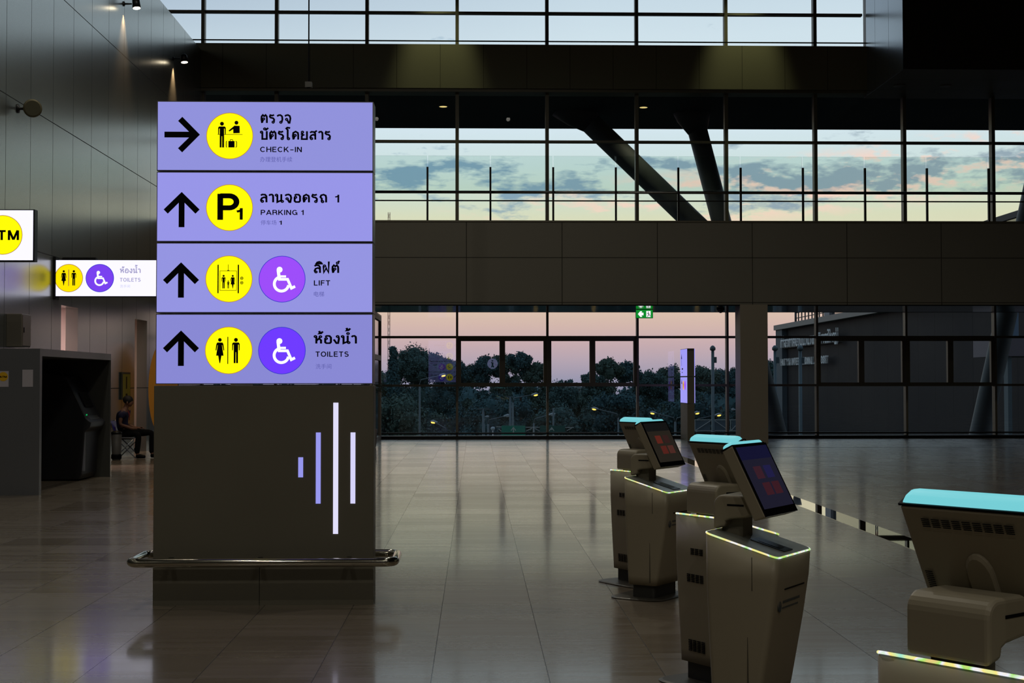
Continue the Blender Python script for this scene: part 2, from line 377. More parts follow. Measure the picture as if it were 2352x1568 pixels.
def looped(mb, txt, x0, x1, z0, h, off=0.002, w=0.205):
    wid = sum(TH[c][0] for c in txt if c in TH)+0.13*(sum(c in TH for c in txt)-1); k = (x1-x0)/wid; x = 0; right = 0
    def put(st, rg, dx):
        sub = MB()
        for p in st: stroke(sub, [(a+dx, b) for a, b in p], w)
        for a, b in rg: ring(sub, a+dx, b, 0.036, 0.036+w*0.72, 0, 14)
        mb.add([(x0+v[0]*k, -off, z0+v[2]*h) for v in sub.v], sub.f)
    for c in txt:
        if c in TM: put(*TM[c], right-0.16); continue
        put(TH[c][1], TH[c][2], x); right = x+TH[c][0]; x += TH[c][0]+0.13

# ------------------------------------------------------------------ the setting
YF = 37.8                                   # glass front
XW = -7.23                                  # left wall
def fz(py, Y=YF): return EYE+(877-py)*Y/F_PX

def floor_material():
    m = bpy.data.materials.new('porcelain_tile_floor'); m.use_nodes = True; t = m.node_tree; b = t.nodes['Principled BSDF']
    def n(tp, **k):
        q = t.nodes.new(tp)
        for a, v in k.items(): setattr(q, a, v)
        return q
    def mm(op, a, bb=None, c=None, clamp=False):
        q = n('ShaderNodeMath', operation=op); q.use_clamp = clamp
        for i, v in enumerate((a, bb, c)):
            if v is None: continue
            if isinstance(v, (int, float)): q.inputs[i].default_value = v
            else: t.links.new(v, q.inputs[i])
        return q.outputs[0]
    tcn = n('ShaderNodeTexCoord'); s = n('ShaderNodeSeparateXYZ'); t.links.new(tcn.outputs['Object'], s.inputs[0])
    u = mm('DIVIDE', mm('ADD', s.outputs[0], 0.225+60), 0.6); v = mm('DIVIDE', mm('ADD', s.outputs[1], 60-7.34+0.6), 0.6)
    iu = mm('FLOOR', u); iv = mm('FLOOR', v); fu = mm('ABSOLUTE', mm('SUBTRACT', mm('FRACT', u), 0.5)); fv = mm('ABSOLUTE', mm('SUBTRACT', mm('FRACT', v), 0.5))
    ju = mm('GREATER_THAN', fu, 0.5-0.0042); jv = mm('MULTIPLY', mm('GREATER_THAN', fv, 0.5-0.003), 0.18)
    joint = mm('MAXIMUM', ju, jv)
    cxx = n('ShaderNodeCombineXYZ'); t.links.new(iu, cxx.inputs[0]); t.links.new(iv, cxx.inputs[1])
    wn = n('ShaderNodeTexWhiteNoise'); wn.noise_dimensions = '2D'; t.links.new(cxx.outputs[0], wn.inputs['Vector'])
    mp = n('ShaderNodeMapping'); mp.inputs['Scale'].default_value = (0.35, 7.5, 1); t.links.new(tcn.outputs['Object'], mp.inputs[0])
    off = n('ShaderNodeVectorMath', operation='ADD'); t.links.new(mp.outputs[0], off.inputs[0]); t.links.new(wn.outputs['Color'], off.inputs[1])
    no = n('ShaderNodeTexNoise'); no.inputs['Scale'].default_value = 1.6; no.inputs['Detail'].default_value = 5; t.links.new(off.outputs[0], no.inputs['Vector'])
    val = mm('ADD', mm('MULTIPLY_ADD', wn.outputs[0], 0.10, 0.82), mm('MULTIPLY', no.outputs[0], 0.16))
    hs = n('ShaderNodeHueSaturation'); hs.inputs['Color'].default_value = (*lin((128, 116, 100)), 1); t.links.new(val, hs.inputs['Value'])
    mx = n('ShaderNodeMix', data_type='RGBA'); t.links.new(joint, mx.inputs[0]); t.links.new(hs.outputs[0], mx.inputs[6]); mx.inputs[7].default_value = (*lin((42, 38, 32)), 1)
    t.links.new(mx.outputs[2], b.inputs['Base Color'])
    r = mm('ADD', mm('MULTIPLY', wn.outputs[0], 0.09), mm('MULTIPLY_ADD', no.outputs[0], 0.26, 0.10))
    r = mm('MAXIMUM', r, mm('MULTIPLY', joint, 0.6)); t.links.new(r, b.inputs['Roughness'])
    b.inputs['Specular IOR Level'].default_value = 0.5; b.inputs['IOR'].default_value = 1.6; b.inputs['Coat Weight'].default_value = 0.45; b.inputs['Coat Roughness'].default_value = 0.10
    return m
struct('floor', MB().box(-14, 22, -15, 37.95, -0.3, 0), floor_material())
polished = pbr('mirror_steel_strip', (215, 208, 198), 0.012, 1.0)
struct('trim_1', MB().box(3.93, 4.20, 2.0, 32.45, 0, 0.002), polished)
struct('trim_2', MB().box(4.20, 22, 32.47, 32.53, 0, 0.003), dark_metal)

# left wall: satin metal panels, two doorways
wall_m = noisy('satin_metal_panels', (150, 154, 152), 0.25, 0.8, (0.3, 0.3, 0.5), 0.03, ramt=0.02, detail=1)
seams(wall_m, [(1, 1.217, 22.0), (2, 2.28, 5.95)], 0.016, 0.3)
D1, D2, DZ = (25.0, 26.05), (30.38, 31.5), 2.86
wl = MB()
for a, b_, z0, z1 in ((-15, D1[0], 0, 10.27), (D1[0], D1[1], DZ, 10.27), (D1[1], D2[0], 0, 10.27), (D2[0], D2[1], DZ, 10.27), (D2[1], 37.7, 0, 10.27)):
    wl.box(XW-0.22, XW, a, b_, z0, z1)
struct('wall_left', wl, wall_m)
rosy = pbr('pale_plaster', (200, 182, 176), 0.7)
for i, (a, b_) in enumerate((D1, D2)):
    r = MB(); x0, x1, y0, y1 = XW-2.6, XW-0.22, a-1.2, b_+1.6
    r.box(x0-0.1, x0, y0, y1, 0, 3.1).box(x0, x1, y1, y1+0.1, 0, 3.1).box(x0, x1, y0-0.1, y0, 0, 3.1).box(x0, x1, y0, y1, 3.1, 3.2).box(x0, x1, y0, y1, -0.1, 0.0)
    struct('wall_corridor', r, rosy)
    area('corridor_light', (XW-1.3, (a+b_)/2+0.2, 3.0), 0.6, 0.6, 100 if i == 0 else 24, (1.0, 0.76, 0.72) if i == 0 else (1.0, 0.76, 0.58))

plaster = pbr('dark_plaster', (70, 68, 64), 0.8)
struct('wall_back', MB().box(-14, 22, -15.2, -15, 0, 14), plaster)
struct('wall_right', MB().box(22, 22.2, -15, 38, 0, 14), plaster)
struct('wall_upper_left', MB().box(-14.2, -14, -15, 12, 10.27, 14), plaster)
struct('ceiling', MB().box(-14.2, 22.2, -15.2, 38.0, 14.0, 14.2), plaster)
struct('ceiling_rooms', MB().box(-14, XW-0.22, -15, 37.7, 10.07, 10.27), plaster)
# mezzanine: slab, parapet clad in large panels, glossy metal soffit
mez_m = noisy('mezzanine_cladding', (118, 115, 104), 0.6, 0.1, (0.6, 0.6, 0.6), 0.05, spec=0.2)
seams(mez_m, [(0, 2.34, -0.22), (2, 1.10, 4.55)], 0.018, 0.5)
YM = 34.7
struct('wall_mezzanine', MB().box(XW, 22, YM, YM+0.18, 3.40, fz(509, YM)).box(XW, 22, YM+0.18, 37.9, 3.44, 4.30), mez_m)
struct('trim_3', MB().box(XW, 22, YM-0.02, YM+0.22, fz(509, YM), fz(507, YM)+0.02), mullion_m)
soff = pbr('glossy_soffit', (60, 66, 70), 0.10, 0.9)
struct('ceiling_mezzanine', MB().box(XW, 22, YM+0.01, 37.7, 3.37, 3.40), soff)
# square pillar carrying the mezzanine
pil = MB(); xL, xR = at(1701, 877, YM-0.02).x, at(1764, 877, YM-0.02).x
pil.box(xL, xR, YM-0.02, YM+0.66, 0, 3.40)
tag(pil.build('square_column', noisy('column_render', (140, 132, 116), 0.55, 0.0, (1, 1, 1), 0.04, spec=0.3)), 'square grey column under the mezzanine, right of the far narrow sign totem', 'column')

# glass front: bays of 2.4 m
edges = [XW, -5.286]+[-5.286+2.4*k for k in range(1, 12)]
gl_low = glass('window_glass_lower', (0.90, 0.93, 0.94), 0.62)
gl_up = glass('window_glass_upper', (0.97, 0.98, 0.985), 0.5)
n_win = 0
def bay(xa, xb, z0, z1, trans, thick, cas=False, gmat=None, top=True):
    """one bay: pane, with its mullions and transoms, and casements where they open"""
    global n_win; n_win += 1
    p = MB(); p.box(xa, xb, YF+0.04, YF+0.05, z0, z1); w = struct('window_%d' % n_win, p, gmat)
    f = MB(); h = thick/2
    f.box(xa-h, xa+h, YF-0.10, YF+0.12, z0, z1)
    if xb > 20.5: f.box(xb-h, xb+h, YF-0.10, YF+0.12, z0, z1)
    for z in trans: f.box(xa+h, xb-h, YF-0.06, YF+0.10, z-0.03, z+0.03)
    f.build('window_frame', mullion_m, w)
    if cas:
        for a, b_ in ((xa+h, (xa+xb)/2), ((xa+xb)/2, xb-h)):
            c = MB(); t = 0.075; c0, c1 = trans[0]+0.03, trans[1]-0.03
            c.box(a, a+t, YF-0.05, YF+0.08, c0, c1).box(b_-t, b_, YF-0.05, YF+0.08, c0, c1).box(a+t, b_-t, YF-0.05, YF+0.08, c0, c0+0.04).box(a+t, b_-t, YF-0.05, YF+0.08, c1-0.075, c1)
            c.build('casement_frame', mullion_m, w)
for i in range(len(edges)-1):
    xa, xb = edges[i], edges[i+1]; m = (xa+xb)/2
    cas = (-0.6 < m < 4.4) or (9 < m < 13.9)
    bay(xa, xb, 0.0, 3.37, [fz(885), fz(774)], 0.058, cas, gl_low)
    bay(xa, xb, 4.4, 9.30, [fz(323)], 0.09, False, gl_up)
up_edges = [-14.0, -11.9, -9.5]+edges[0:1]+[e for e in edges[1:] if e < 10.3]+[10.45]
for xa, xb in zip(up_edges, up_edges[1:]):
    bay(xa, xb, 10.40, 13.95, [fz(25), 12.75], 0.09, False, gl_up)
struct('baseboard_front', MB().box(XW, 22, YF-0.16, YF+0.1, 0, 0.085).box(XW, 22, YF-0.14, YF-0.09, 0.135, 0.175), dark_metal)
struct('trim_4', MB().box(-14, 10.45, YF-0.30, YF-0.27, fz(99)+0.02, fz(99)+0.05), dark_metal)
# fascia between the storeys
fas_m = noisy('fascia_cladding', (112, 108, 90), 0.6, 0.05, (0.5, 0.5, 0.5), 0.04, spec=0.25)
seams(fas_m, [(0, 1.147, -0.93)], 0.012, 0.5)
struct('wall_fascia', MB().box(-14, 10.45, YF-0.32, YF-0.12, fz(205), fz(104)), fas_m)
struct('trim_5', MB().box(-14, 22, YF-0.26, YF+0.3, fz(212), fz(205)), mullion_m)
# bulkhead upper right
bulk_m = noisy('bulkhead_cladding', (86, 80, 70), 0.45, 0.2, (0.4, 0.4, 0.4), 0.04); seams(bulk_m, [(1, 1.2, 34.3)], 0.014, 0.4)
side_m = noisy('satin_bulkhead_side', (150, 158, 165), 0.25, 0.85, (0.4, 0.4, 1), 0.04, ramt=0.03); seams(side_m, [(1, 1.2, 34.3)], 0.016, 0.4)
bk = MB(); bk.box(10.47, 22, 34.3, 37.9, 9.14, 14.0); bk.mi = 1; bk.box(10.45, 10.47, 34.3, 37.55, 9.14, 14.0)
struct('wall_bulkhead', bk, [bulk_m, side_m])
struct('wall_spandrel', MB().box(XW, 22, YF+0.0, YF+0.2, 3.37, 4.4), dark_metal)

# ------------------------------------------------------------------ balustrade on the mezzanine
bal = tag(empty('glass_balustrade', (0, YM+0.10, fz(507, YM))), 'long glass balustrade with dark posts and two handrails along the mezzanine edge', 'balustrade')
zb = fz(507, YM)+0.02
bx = [at(p, 437, YM+0.1).x for p in (982, 1127, 1271, 1416, 1559, 1702, 1845, 1987, 2129, 2270)]
step = (bx[-1]-bx[0])/9; bx = [bx[0]+step*k for k in range(-5, 14)]; bx = [x for x in bx if XW+0.2 < x < 21.8]
for x in bx:
    MB().box(x-0.024, x+0.024, -0.06, 0.0, 0, fz(381, YM)-zb).build('post', dark_metal, bal)
bgl = glass('balustrade_glass', (0.92, 0.965, 0.95), 0.5)
for a, b_ in zip(bx, bx[1:]):
    MB().box(a+0.012, b_-0.012, 0.025, 0.037, fz(440, YM)-zb, fz(354, YM)-zb).build('glass_panel', bgl, bal)
hr = MB(); hr.sm = True
hr.tube([(bx[0]-0.6, 0.045, fz(438, YM)-zb), (bx[-1]+0.4, 0.045, fz(438, YM)-zb)], 0.036, 12)
hr.build('handrail', pbr('handrail_steel', (120, 120, 115), 0.25, 1.0), bal)
hr = MB(); hr.sm = True
hr.tube([(bx[0]-0.6, 0.035, fz(458, YM)-zb), (bx[-1]+0.4, 0.035, fz(458, YM)-zb)], 0.017, 10)
hr.build('lower_rail', dark_metal, bal)
for o in KIDS(bal): pass
bal.location.z = zb

# ------------------------------------------------------------------ pictograms (px units, y down), drawn through a mapping
def pm(px0, py0, s): return lambda x, y: ((x-px0)*s, -(y-py0)*s)
class G:
    """collects flat shapes in picture units and maps them onto a sign"""
    def __init__(g, f, s): g.f = f; g.s = s; g.mb = MB()
    def P(g, pts, off=0.002): poly(g.mb, [g.f(*p) for p in pts], off); return g
    def D(g, x, y, r, off=0.002): c = g.f(x, y); disc(g.mb, c[0], c[1], r*g.s, off); return g
    def Rg(g, x, y, r0, r1, off=0.002, a0=0, a1=360): c = g.f(x, y); ring(g.mb, c[0], c[1], r0*g.s, r1*g.s, off, 40, a0, a1); return g
    def B(g, x0, x1, y0, y1, off=0.002): return g.P([(x0, y1), (x1, y1), (x1, y0), (x0, y0)], off)
    def S(g, pts, w, off=0.002): stroke(g.mb, [g.f(*p) for p in pts], w*g.s, off); return g
def arrow(g, cx_, cy_, ang):
    """arrow pointing right when ang = 0; centre of its shaft-and-head box"""
    pts = [(-40, -6.7), (16, -6.7), (-9.0, -31.5), (0.6, -41), (41, 0), (0.6, 41), (-9.0, 31.5), (16, 6.7), (-40, 6.7)]
    c, s_ = math.cos(ang), math.sin(ang)
    g.P([(cx_+x*c+y*s_, cy_-x*s_+y*c) for x, y in pts][::-1])
def man(g, x, y, h, child=False):
    """standing man, feet at y, height h"""
    k = h/57.0
    g.D(x, y-h+4.2*k, 4.3*k)
    g.P([(x-8.5*k, y-29*k), (x-8.5*k, y-44*k), (x-6.3*k, y-46.8*k), (x+6.3*k, y-46.8*k), (x+8.5*k, y-44*k), (x+8.5*k, y-29*k), (x+6.6*k, y-29*k), (x+6.2*k, y-42*k), (x+4.8*k, y-42*k), (x+4.8*k, y), (x+0.7*k, y), (x+0.5*k, y-25*k), (x-0.5*k, y-25*k), (x-0.7*k, y), (x-4.8*k, y), (x-4.8*k, y-42*k), (x-6.2*k, y-42*k), (x-6.6*k, y-29*k)])
def woman(g, x, y, h):
    k = h/57.0
    g.D(x, y-h+4.2*k, 4.0*k)
    g.P([(x-6.0*k, y-46.8*k), (x+6.0*k, y-46.8*k), (x+8.0*k, y-43*k), (x+9.8*k, y-29*k), (x+8.0*k, y-28.5*k), (x+5.2*k, y-41*k), (x+4.6*k, y-41*k), (x+8.4*k, y-17*k), (x+3.6*k, y-17*k), (x+0.8*k, y), (x-0.8*k, y), (x-3.6*k, y-17*k), (x-8.4*k, y-17*k), (x-4.6*k, y-41*k), (x-5.2*k, y-41*k), (x-8.0*k, y-28.5*k), (x-9.8*k, y-29*k), (x-8.0*k, y-43*k)])
def wheelchair(g, cx_, cy_, k=1.0):
    """(cx, cy) = centre of the purple disc, radius 53*k"""
    q = lambda x, y: (cx_+(x-1331)/4.523*k, cy_+(y-413)/4.523*k)
    g.D(*q(1305, 315), 6.7*k)
    g.S([q(1290, 320), q(1303, 418)], 7.2*k); g.S([q(1300, 385), q(1372, 385)], 5.0*k)
    g.S([q(1290, 415), q(1388, 415), q(1428, 507), q(1466, 488)], 6.2*k)
    c = q(1325, 463); P = [(c[0]+16.4*k*math.cos(math.radians(a)), c[1]-16.4*k*math.sin(math.radians(a))) for a in range(118, 355, 8)]
    g.S(P, 6.6*k)

yel = glow('yellow_backlit', (255, 248, 8), 1.05); pur = glow('purple_backlit', (158, 78, 250), 1.0); vio = glow('violet_backlit', (112, 60, 255), 1.0)
white_e = glow('white_backlit', (250, 250, 255), 1.05)
rim_o = glow('orange_rim', (205, 150, 60), 0.8); rim_b = glow('blue_rim', (50, 60, 210), 0.9)
ink = pbr('navy_ink', (12, 10, 40), 0.5, 0, 0.1)
ink2 = glow('faded_blue_ink', (95, 95, 170), 1.0)

def add_disc(parent, f, s, x, y, r, m, rim, name='disc'):
    g = G(f, s); g.D(x, y, r, 0.001); o = g.mb.build(name, m, parent)
    g2 = G(f, s); g2.Rg(x, y, r-0.2, r+1.2, 0.0012); g2.mb.build('disc_rim', rim, parent)
    return o
def thai(parent, f, s, body, x0, x1, yb, h, mat=None):
    mb = MB(); a = f(x0, yb); b_ = f(x1, yb); looped(mb, body, a[0], b_[0], a[1], h*s)
    return mb.build('thai_text', mat or ink, parent)
def eng(parent, f, s, body, x0, x1, y0, y1, mat=None, weight=0.17):
    mb = MB(); a = f(x0, y1); b_ = f(x1, y0); latin(mb, body, a[0], b_[0], a[1], b_[1], 0.002, weight); return mb.build('english_text', mat or ink, parent)
def chin(parent, f, s, body, x0, x1, y0, y1, mat=None, tail=None):
    mb = MB(); a = f(x0, y1); b_ = f(x1, y0); glyphs(mb, body, a[0], b_[0], a[1], (y1-y0)*s, 0.002, '手')
    o = mb.build('chinese_text', mat or ink2, parent)
    if tail: tail()
    return o

# ------------------------------------------------------------------ the large sign totem
S0 = 9.73/F_PX
TW = 0.7375
totem = tag(empty('sign_totem', (-1.437, 9.83, 0)), 'tall sign totem of four lavender lightboxes over a dark body with a steel bumper rail', 'sign')
b = MB(); b.box(-TW-0.009, TW+0.006, -0.1, 0.1, 0.30, 1.487); bevel(b.build('body', totem_m, totem), 0.003, 1)
b = MB(); b.box(-TW-0.009, -0.03, -0.1, 0.1, 0.0, 0.297).box(-0.026, TW+0.006, -0.1, 0.1, 0.0, 0.297); b.build('base', totem_m, totem)
lav = [(145, 146, 220), (152, 150, 232), (149, 149, 226), (137, 137, 212)]
lefts = (369, 368, 367, 365.5); tops = (231, 392.5, 558, 722.5)
panels = []
for i in range(4):
    ztop = 3.432-i*0.4855
    pn = MB(); pn.box(-TW, TW, 0.004, 0.095, -0.4785, 0); pn.mi = 1; pn.box(-TW+0.006, TW-0.006, 0.0, 0.0045, -0.4725, -0.006)
    lam = glow('lavender_backlit_%d' % i, lav[i], 1.0, 0.2)
    p = pn.build('sign_panel', [pbr('panel_edge', (140, 138, 140), 0.35, 0.6), lam], totem, (0, -0.1, ztop))
    panels.append(p)
    f0 = pm(lefts[i], tops[i], S0); f = (lambda f0: (lambda x, y: (f0(x, y)[0]-TW, f0(x, y)[1])))(f0); s = S0
    if i == 0:
        g = G(f, s); arrow(g, 426.3, 308.6, 0); g.mb.build('arrow', black, p)
        add_disc(p, f, s, 535.3, 311.3, 52.5, yel, rim_o)
        g = G(f, s); man(g, 517.5, 338, 59)
        z = lambda x, y: (360+x/4.523, 220+y/4.523)
        g.D(*z(862, 275), 4.4); g.P([z(830, 385), z(828, 320), z(850, 306), z(895, 308), z(897, 383)][::1]); g.P([z(845, 303), z(858, 322), z(792, 366), z(780, 358)])
        g.S([z(668, 398), z(925, 398)], 1.0); g.B(*[z(780, 0)[0], z(843, 0)[0], z(0, 466)[1], z(0, 533)[1]])
        g.S([z(762, 466), z(757, 475), z(757, 524), z(762, 533)], 1.6); g.S([z(857, 466), z(864, 475), z(864, 524), z(857, 533)], 1.6)
        g.S([z(796, 467), z(800, 452), z(822, 452), z(827, 467)], 1.2)
        g.mb.build('pictogram', black, p)
        thai(p, f, s, 'ตรวจ', 605, 675.5, 281.3, 19.5); thai(p, f, s, 'บัตรโดยสาร', 605, 767, 319.3, 19.5)
        eng(p, f, s, 'CHECK-IN', 605, 700.5, 336, 348.2); chin(p, f, s, '办理登机手续', 605, 678.5, 359, 371)
    if i == 1:
        g = G(f, s); arrow(g, 425.5, 480, math.pi/2); g.mb.build('arrow', black, p)
        add_disc(p, f, s, 534.5, 474.9, 52.5, yel, rim_o)
        mb = MB(); a, b2 = f(508, 503), f(556, 443); latin(mb, 'P', a[0], b2[0], a[1], b2[1], 0.002, 0.19)
        a, b2 = f(550, 502.5), f(566.5, 476); latin(mb, '1', a[0], b2[0], a[1], b2[1], 0.0025, 0.19); mb.build('pictogram', black, p)
        thai(p, f, s, 'ลานจอดรถ', 603.2, 757, 462.5, 19); mb = MB()
        a, b2 = f(775, 462.5), f(787, 444.5); latin(mb, '1', a[0], b2[0], a[1], b2[1], 0.002, 0.16); mb.build('thai_numeral', ink, p)
        eng(p, f, s, 'PARKING', 606, 690, 479.8, 491.5); mb = MB(); a, b2 = f(698, 491.5), f(705, 479.8); latin(mb, '1', a[0], b2[0], a[1], b2[1], 0.002, 0.17); mb.build('english_numeral', ink, p)
        chin(p, f, s, '停车场', 606, 642, 503.5, 514.5); mb = MB(); a, b2 = f(647.5, 514), f(655, 504.5); latin(mb, '1', a[0], b2[0], a[1], b2[1], 0.002, 0.16); mb.build('numeral', ink, p)
    if i == 2:
        g = G(f, s); arrow(g, 424, 644, math.pi/2); g.mb.build('arrow', black, p)
        add_disc(p, f, s, 533.1, 641, 52.5, yel, rim_o); add_disc(p, f, s, 654.3, 641.3, 52.3, pur, rim_b)
        z = lambda x, y: (360+x/4.523, 550+y/4.523)
        g = G(f, s)
        for x0, x1 in ((665, 677), (873, 886)): g.B(z(x0, 0)[0], z(x1, 0)[0], z(0, 264)[1], z(0, 560)[1])
        g.S([z(690, 328), z(861, 328), z(861, 530), z(690, 530), z(690, 328)], 0.9); g.S([z(776, 262), z(776, 320)], 1.0)
        g.P([z(760, 328), z(792, 328), z(784, 320), z(768, 320)])
        man(g, *z(728, 510), 31); woman(g, *z(822, 510), 31); man(g, *z(776, 510), 18)
        for yy, d in ((404, -1), (451, 1)):
            g.Rg(*z(915, yy), 2.4, 3.6); g.P([z(904, yy-4*d), z(926, yy-4*d), z(915, yy+9*d)])
        g.mb.build('pictogram', black, p)
        g = G(f, s); wheelchair(g, 654.3, 641.3); g.mb.build('wheelchair_symbol', white_e, p)
        thai(p, f, s, 'ลิฟต์', 725.5, 784, 627, 18.5)
        eng(p, f, s, 'LIFT', 727, 764.2, 644, 656); chin(p, f, s, '电梯', 727, 750.5, 669.4, 681.5)
    if i == 3:
        g = G(f, s); arrow(g, 423.3, 801.5, math.pi/2); g.mb.build('arrow', black, p)
        add_disc(p, f, s, 531.8, 806, 53, yel, rim_o); add_disc(p, f, s, 653, 806.5, 53, vio, rim_b)
        z = lambda x, y: (360+x/4.523, 550+y/4.523)
        g = G(f, s); woman(g, *z(686, 1290), 57.5); man(g, *z(851, 1290), 57.5); g.B(z(763, 0)[0], z(772, 0)[0], z(0, 1018)[1], z(0, 1298)[1]); g.mb.build('pictogram', black, p)
        g = G(f, s); wheelchair(g, 653, 806.5); g.mb.build('wheelchair_symbol', white_e, p)
        thai(p, f, s, 'ห้องนํ๊า', 726, 823.5, 790.5, 18.5)
        eng(p, f, s, 'TOILETS', 729.7, 805.5, 808.7, 820.8); chin(p, f, s, '洗手间', 730, 766, 837, 848.5)
for p in panels:                                            # the same four lightboxes on the far side
    q = copy_tree(p, totem); q.rotation_euler = (0, 0, math.pi); q.location = (0, 0.1, p.location.z)
# lit bars of the emblem on the lower body
bars = [(687.5, 698.5, 1048.5, 1094, (150, 150, 235)), (727.5, 738.5, 992, 1154, (152, 152, 238)), (767, 778.5, 924, 1223, (225, 222, 250)), (806.5, 817.5, 992, 1154, (215, 212, 250))]
for k, (a, b_, y0, y1, c) in enumerate(bars):
    mb = MB(); x0 = (a-1092)*S0+1.437; x1 = (b_-1092)*S0+1.437; z0, z1 = EYE+(877-y1)*S0, EYE+(877-y0)*S0
    mb.box(x0, x1, -0.103, -0.0995, z0, z1); mb.build('light_bar', glow('bar_glow_%d' % k, c, 1.0), totem)
rl = MB(); rl.sm = True; pts = []; rc = 0.07; ax0, ax1, ay0, ay1 = -0.872, 0.892, -0.24, 0.235
for cx_, cy_, a in ((ax1-rc, ay0+rc, -90), (ax1-rc, ay1-rc, 0), (ax0+rc, ay1-rc, 90), (ax0+rc, ay0+rc, 180)):
    pts += [(cx_+rc*math.cos(math.radians(a+15*k)), cy_+rc*math.sin(math.radians(a+15*k)), 0.305) for k in range(7)]
rl.tube(pts, 0.031, 14, closed=True); rl.build('bumper_rail', chrome, totem)
for x in (-0.62, -0.02, 0.58):
    for sgn in (-1, 1): MB().box(x-0.015, x+0.015, *sorted((sgn*0.1, sgn*0.22)), 0.305, 0.325).build('rail_bracket', dark_metal, totem)

# ------------------------------------------------------------------ the slim far totem
ft = tag(empty('sign_totem', (at(1580, 1014, 36.6).x, 36.65, 0)), 'slim far totem seen edge-on by the windows, lavender side face with arrows', 'sign')
zt, zm, zl = fz(800, 36.0), fz(865, 36.0), fz(927, 36.0); hx = 0.083
hx = 0.09; w2 = 0.60
MB().box(-hx, hx, -w2, w2, 0, zl-0.01).build('body', totem_m, ft)
lav_f = glow('lavender_far', (160, 155, 245), 1.0)
for k, (z0, z1) in enumerate(((zm+0.006, zt), (zl, zm-0.006))):
    pb = MB(); pb.box(-hx, hx, -w2, w2, z0, z1); pb.mi = 1; pb.box(-hx-0.004, -hx, -w2+0.01, w2-0.01, z0+0.01, z1-0.01)
    pb.box(hx, hx+0.02, -w2+0.01, w2-0.01, z0+0.01, z1-0.01)
    pb.build('sign_panel', [totem_m, lav_f], ft)
    # graphics on the face towards -X: viewer's left is the far end (+Y)
    def sidef(mbx): mbx.v = [(-hx-0.004+v[1], -v[0], v[2]) for v in mbx.v]; return mbx
    g = G(lambda x, y: (-0.60+x*0.01, (z0+z1)/2+0.36-y*0.01), 0.01)
    g.S([(26, 20 if k == 0 else 12), (26, 44 if k == 0 else 36)], 3); g.P([(18, 26 if k == 0 else 20), (26, 12 if k == 0 else 5), (34, 26 if k == 0 else 20)][::-1])
    sidef(g.mb).build('arrow', black, ft)
    if k == 1:
        g = G(lambda x, y: (-0.60+x*0.01, (z0+z1)/2+0.36-y*0.01), 0.01); g.D(55, 24, 12); sidef(g.mb).build('disc', pbr('amber_disc', (10, 8, 4), 0.5, 0, 0, (245, 180, 60), 1.0), ft)
        g = G(lambda x, y: (-0.60+x*0.01, (z0+z1)/2+0.36-y*0.01), 0.01); man(g, 50, 32, 16); woman(g, 60, 32, 16); g.mb.v = [(v[0], v[1]-0.001, v[2]) for v in g.mb.v]; sidef(g.mb).build('pictogram', black, ft)
        g = G(lambda x, y: (-0.60+x*0.01, (z0+z1)/2+0.36-y*0.01), 0.01); g.D(85, 24, 12); sidef(g.mb).build('disc', pur, ft)
    else:
        g = G(lambda x, y: (-0.60+x*0.01, (z0+z1)/2+0.36-y*0.01), 0.01); g.B(28, 50, 50, 54); g.B(28, 42, 60, 62); sidef(g.mb).build('text_lines', ink, ft)

# ------------------------------------------------------------------ blade signs on the left wall
wht = glow('white_lavender_backlit', (238, 236, 255), 1.15)
# ATM sign
YA = 19.3; s = YA/F_PX
x0, x1 = XW, at(79, 540, YA).x; z0, z1 = EYE+(877-601)*s, EYE+(877-482)*s
a_ = tag(empty('atm_sign', (x0, YA, z0)), 'white backlit blade sign with yellow ATM disc high on the left wall', 'sign')
mb = MB(); mb.box(0, x1-x0, 0.004, 0.14, 0, z1-z0).box(x1-x0-0.018, x1-x0, 0.0, 0.01, 0, z1-z0).box(0, x1-x0, 0.0, 0.01, 0, 0.016).box(0, x1-x0, 0.0, 0.01, z1-z0-0.012, z1-z0); mb.build('sign_case', dark_metal, a_)
mb = MB(); rect(mb, 0.0, x1-x0-0.018, 0.016, z1-z0-0.012, 0.0); mb.build('sign_face', wht, a_)
f = lambda x, y: ((x-1092)*s-x0, (877-y)*s+EYE-z0)
add_disc(a_, f, s, 13.2, 540.5, 44, yel, rim_o)
mb = MB(); p0, p1 = f(-24, 552.3), f(50, 530); latin(mb, 'ATM', p0[0], p1[0], p0[1], p1[1], 0.002, 0.2, 0.2); mb.build('lettering', black, a_)
# toilets sign
YT = 24.5; s = YT/F_PX; x0, x1 = XW+0.0, XW+2.15; z0, z1 = EYE+(877-681)*s, EYE+(877-597.5)*s
t_ = tag(empty('toilets_sign', (x0, YT, z0)), 'white backlit toilets blade sign on the left wall, partly behind the large totem', 'sign')
mb = MB(); mb.box(0, x1-x0, 0.004, 0.16, 0, z1-z0).box(-0.0, 0.05, -0.01, 0.2, -0.05, z1-z0+0.05).box(0.05, x1-x0, 0.0, 0.01, -0.012, 0.006).box(0.15, 0.72, 0.02, 0.14, z1-z0, z1-z0+0.045); mb.build('sign_case', dark_metal, t_)
mb = MB(); rect(mb, 0.05, x1-x0-0.02, 0.006, z1-z0-0.004, 0.0); mb.build('sign_face', wht, t_)
f = lambda x, y: ((x-1092)*s-x0, (877-y)*s+EYE-z0)
add_disc(t_, f, s, 164, 639, 31, glow('amber_yellow_backlit', (255, 232, 0), 1.0), rim_o); add_disc(t_, f, s, 234.3, 639, 31, glow('violet2_backlit', (122, 66, 240), 1.0), rim_b)
g = G(f, s); woman(g, 152.5, 656, 35); man(g, 175.3, 656, 35); g.mb.build('pictogram', black, t_)
g = G(f, s); g.B(162.7, 164.7, 619.5, 657); g.mb.build('divider_line', rim_o, t_)
